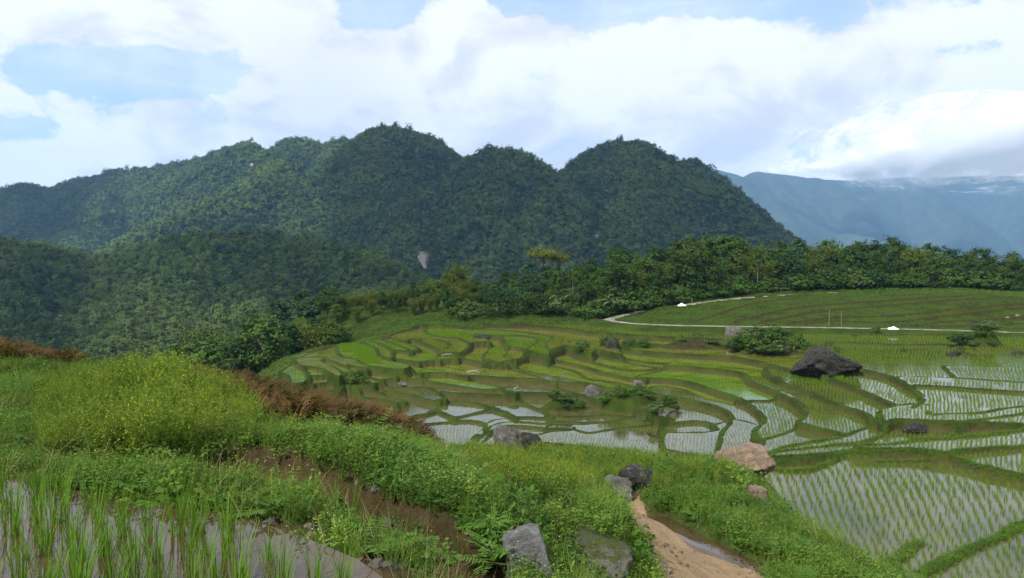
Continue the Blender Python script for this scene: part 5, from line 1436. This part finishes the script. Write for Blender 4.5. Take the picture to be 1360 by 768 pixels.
# pebbles and clods on the path, the mud wall and the bare bund edges
def pebble(seed):
    bm = bmesh.new(); bmesh.ops.create_icosphere(bm, subdivisions=2, radius=.02); rs = random.Random(seed)
    for q in bm.verts: q.co = Vector((q.co.x * 1.3, q.co.y, q.co.z * .7)) * (1 + rs.uniform(-.22, .22))
    me = bpy.data.meshes.new('pebble'); bm.to_mesh(me); bm.free(); me.materials.append([MR_TAN, M_HILLCLOD, MR_GREY][seed % 3]); return bpy.data.objects.new('pebble', me)
M_HILLCLOD = plain_mat('clod', (.12, .08, .04), (.06, .042, .022), 20)
d = near_candidates(160000, 3.2, 15)
pp = np.where((d['path'] < .12) & (d['path'] > -.6), .02 + .10 * (d['path'] > -.12), 0) + np.where((d['slope'] > .8) & (d['y'] < 9), .05, 0) + np.where((d['paddy'] > -.4) & (d['paddy'] < 0), .05, 0)
ok = (RNG.rand(len(pp)) < pp) & (d['paddy'] < .02) & (d['ditch'] > .2); P = np.stack([d['x'], d['y'], d['z']], 1)[ok]
scatter('pebbles', P, rand_rot(len(P), .5), RNG.gamma(2, .35, len(P)).clip(.2, 2.2), RNG.randint(0, 6, len(P)), [pebble(i) for i in range(6)])
# ------------------------------------------------------------------ added cloud sheets out of view that shade the land, cloud on the far mountain, haze
M_SHADE_CLOUD, t = new_mat('shade_cloud_sheet')
pos = t.n('ShaderNodeNewGeometry').outputs['Position']
n = t.noise(pos, .0016, 5, .55)
al = t.step(t.m('ADD', attr_node(t, 'thick').outputs['Fac'], t.m('MULTIPLY', t.m('SUBTRACT', n, .5), .9)), .25, .65)
tr = t.n('ShaderNodeBsdfTranslucent', ins={0: (.93, .93, .93, 1)})
mx = t.n('ShaderNodeMixShader', ins={0: t.m('MULTIPLY', al, attr_node(t, 'opac').outputs['Fac']), 1: t.n('ShaderNodeBsdfTransparent').outputs[0], 2: tr.outputs[0]})
t.n('ShaderNodeOutputMaterial', ins={0: mx.outputs[0]})
ALT = 3000.0
def cloud(gx0, gx1, gy0, gy1, label, n=60, seed=0, opac=.8):
    """a cloud sheet whose shadow falls on the ground rectangle given"""
    k = ALT / SUN_VEC.z; ox, oy = SUN_VEC.x * k, SUN_VEC.y * k
    xs = np.linspace(gx0, gx1, n) + ox; ys = np.linspace(gy0, gy1, n) + oy
    Xc, Yc = np.meshgrid(xs, ys); a = np.linspace(-1, 1, n); r = np.maximum(np.abs(a)[None, :], np.abs(a)[:, None])
    th = 1.15 * (1 - sstep(.72, 1.0, r))
    Zc = ALT + 120 * vnoise(Xc, Yc, .0012, seed) + 40 * vnoise(Xc, Yc, .006, seed + 1) - ox * 0
    o = mesh_ob('cloud', np.stack([Xc, Yc, Zc], -1).reshape(-1, 3), grid_faces(n, n), M_SHADE_CLOUD, smooth=True); float_attr(o, 'thick', th); float_attr(o, 'opac', np.full(n * n, opac)); return tag(o, label, 'cloud', None)
cloud(-300, 1600, 330, 1500, 'broad unseen cloud sheet added to shade the forested cones', seed=3, opac=.74)  # unseen sheets set sunward to block the sun, gaps left for lit slopes
cloud(-2600, -60, -700, 640, 'unseen cloud sheet added to shade the left valley', seed=5, opac=.72)
cloud(-420, 1200, -1300, 480, 'thin unseen cloud sheet added to shade the rice fields', seed=11, opac=.42)
cloud(-2300, -470, 1100, 2300, 'unseen cloud sheet added to shade the left ridge', seed=9, opac=.8)

# cloud lying on the top of the far mountain: a lumpy bank with ragged lower edge
M_BANK, t = new_mat('cloud_bank')
pos = t.n('ShaderNodeNewGeometry').outputs['Position']
n = t.noise(pos, .0055, 10, .62, .2)
al = t.step(t.m('ADD', attr_node(t, 'thick').outputs['Fac'], t.m('MULTIPLY', t.m('SUBTRACT', n, .5), 1.9)), .25, .95)
df = t.n('ShaderNodeBsdfDiffuse', ins={0: (.78, .78, .80, 1)}); tr = t.n('ShaderNodeBsdfTranslucent', ins={0: (.78, .78, .80, 1)})
wh = t.n('ShaderNodeMixShader', ins={0: .55, 1: df.outputs[0], 2: tr.outputs[0]})
mx = t.n('ShaderNodeMixShader', ins={0: al, 1: t.n('ShaderNodeBsdfTransparent').outputs[0], 2: wh.outputs[0]})
t.n('ShaderNodeOutputMaterial', ins={0: mx.outputs[0]})
def bank(pts, label, seed):
    """pts: (u, v_bottom, v_top, distance) along the bank"""
    nu, nv = 160, 40; us = np.linspace(pts[0][0], pts[-1][0], nu); a = np.array(pts, float)
    vb = np.interp(us, a[:, 0], a[:, 1]); vt = np.interp(us, a[:, 0], a[:, 2]); yy = np.interp(us, a[:, 0], a[:, 3])
    V_, T_ = [], []
    for j in range(nv):
        q = j / (nv - 1); ang = math.pi * q                    # bottom front over the belly to the top back
        for i in range(nu):
            zc0 = at_y(us[i], vb[i], yy[i])[2]; zc1 = at_y(us[i], vt[i], yy[i])[2]; hh = zc1 - zc0
            y_ = yy[i] + (1 - math.cos(ang)) * 200 - math.sin(ang) * hh * float(np.interp(us[i], [1000, 1150, 1230], [.8, 1.2, 2.6])); z_ = zc0 + hh * (1 - math.cos(ang)) / 2; x_ = (us[i] - 680) / FPX * yy[i]
            e = min(i / (nu * .3), (nu - 1 - i) / (nu * .1))
            V_.append((x_, y_, z_)); T_.append(min(1.3, q * 3.4, (1 - q) * 1.9) * min(1, e))
    V_ = np.array(V_); nn = 90 * vnoise(V_[:, 0], V_[:, 2] * 1.3, .0035, seed, 5) ; V_[:, 1] -= nn; V_[:, 2] += .4 * nn
    o = mesh_ob('cloud', V_, grid_faces(nv, nu), M_BANK, smooth=True); float_attr(o, 'thick', np.array(T_)); return tag(o, label, 'cloud')
bank([(960, 238, 190, 4300), (1040, 246, 180, 4300), (1100, 260, 150, 4300), (1160, 268, 130, 4250), (1250, 262, 140, 4200), (1330, 266, 150, 4200), (1420, 264, 150, 4200), (1560, 260, 150, 4200)], 'white cloud bank lying along the top of the far mountain', 3)

# air
M_HAZE, t = new_mat('haze')
vol = t.n('ShaderNodeVolumePrincipled', ins={'Color': (.29, .55, 1.0, 1), 'Density': .000105, 'Anisotropy': .1})
t.n('ShaderNodeOutputMaterial', ins={1: vol.outputs[0]})
bm = bmesh.new(); bmesh.ops.create_cube(bm, size=1)
for q in bm.verts: q.co = Vector((q.co.x * 13000 + 2000, q.co.y * 7400 + 3000, q.co.z * 1030 + 418))
me = bpy.data.meshes.new('haze'); bm.to_mesh(me); bm.free(); me.materials.append(M_HAZE)
HAZE_OB = bpy.data.objects.new('haze', me); COL.objects.link(HAZE_OB); tag(HAZE_OB, kind='stuff')
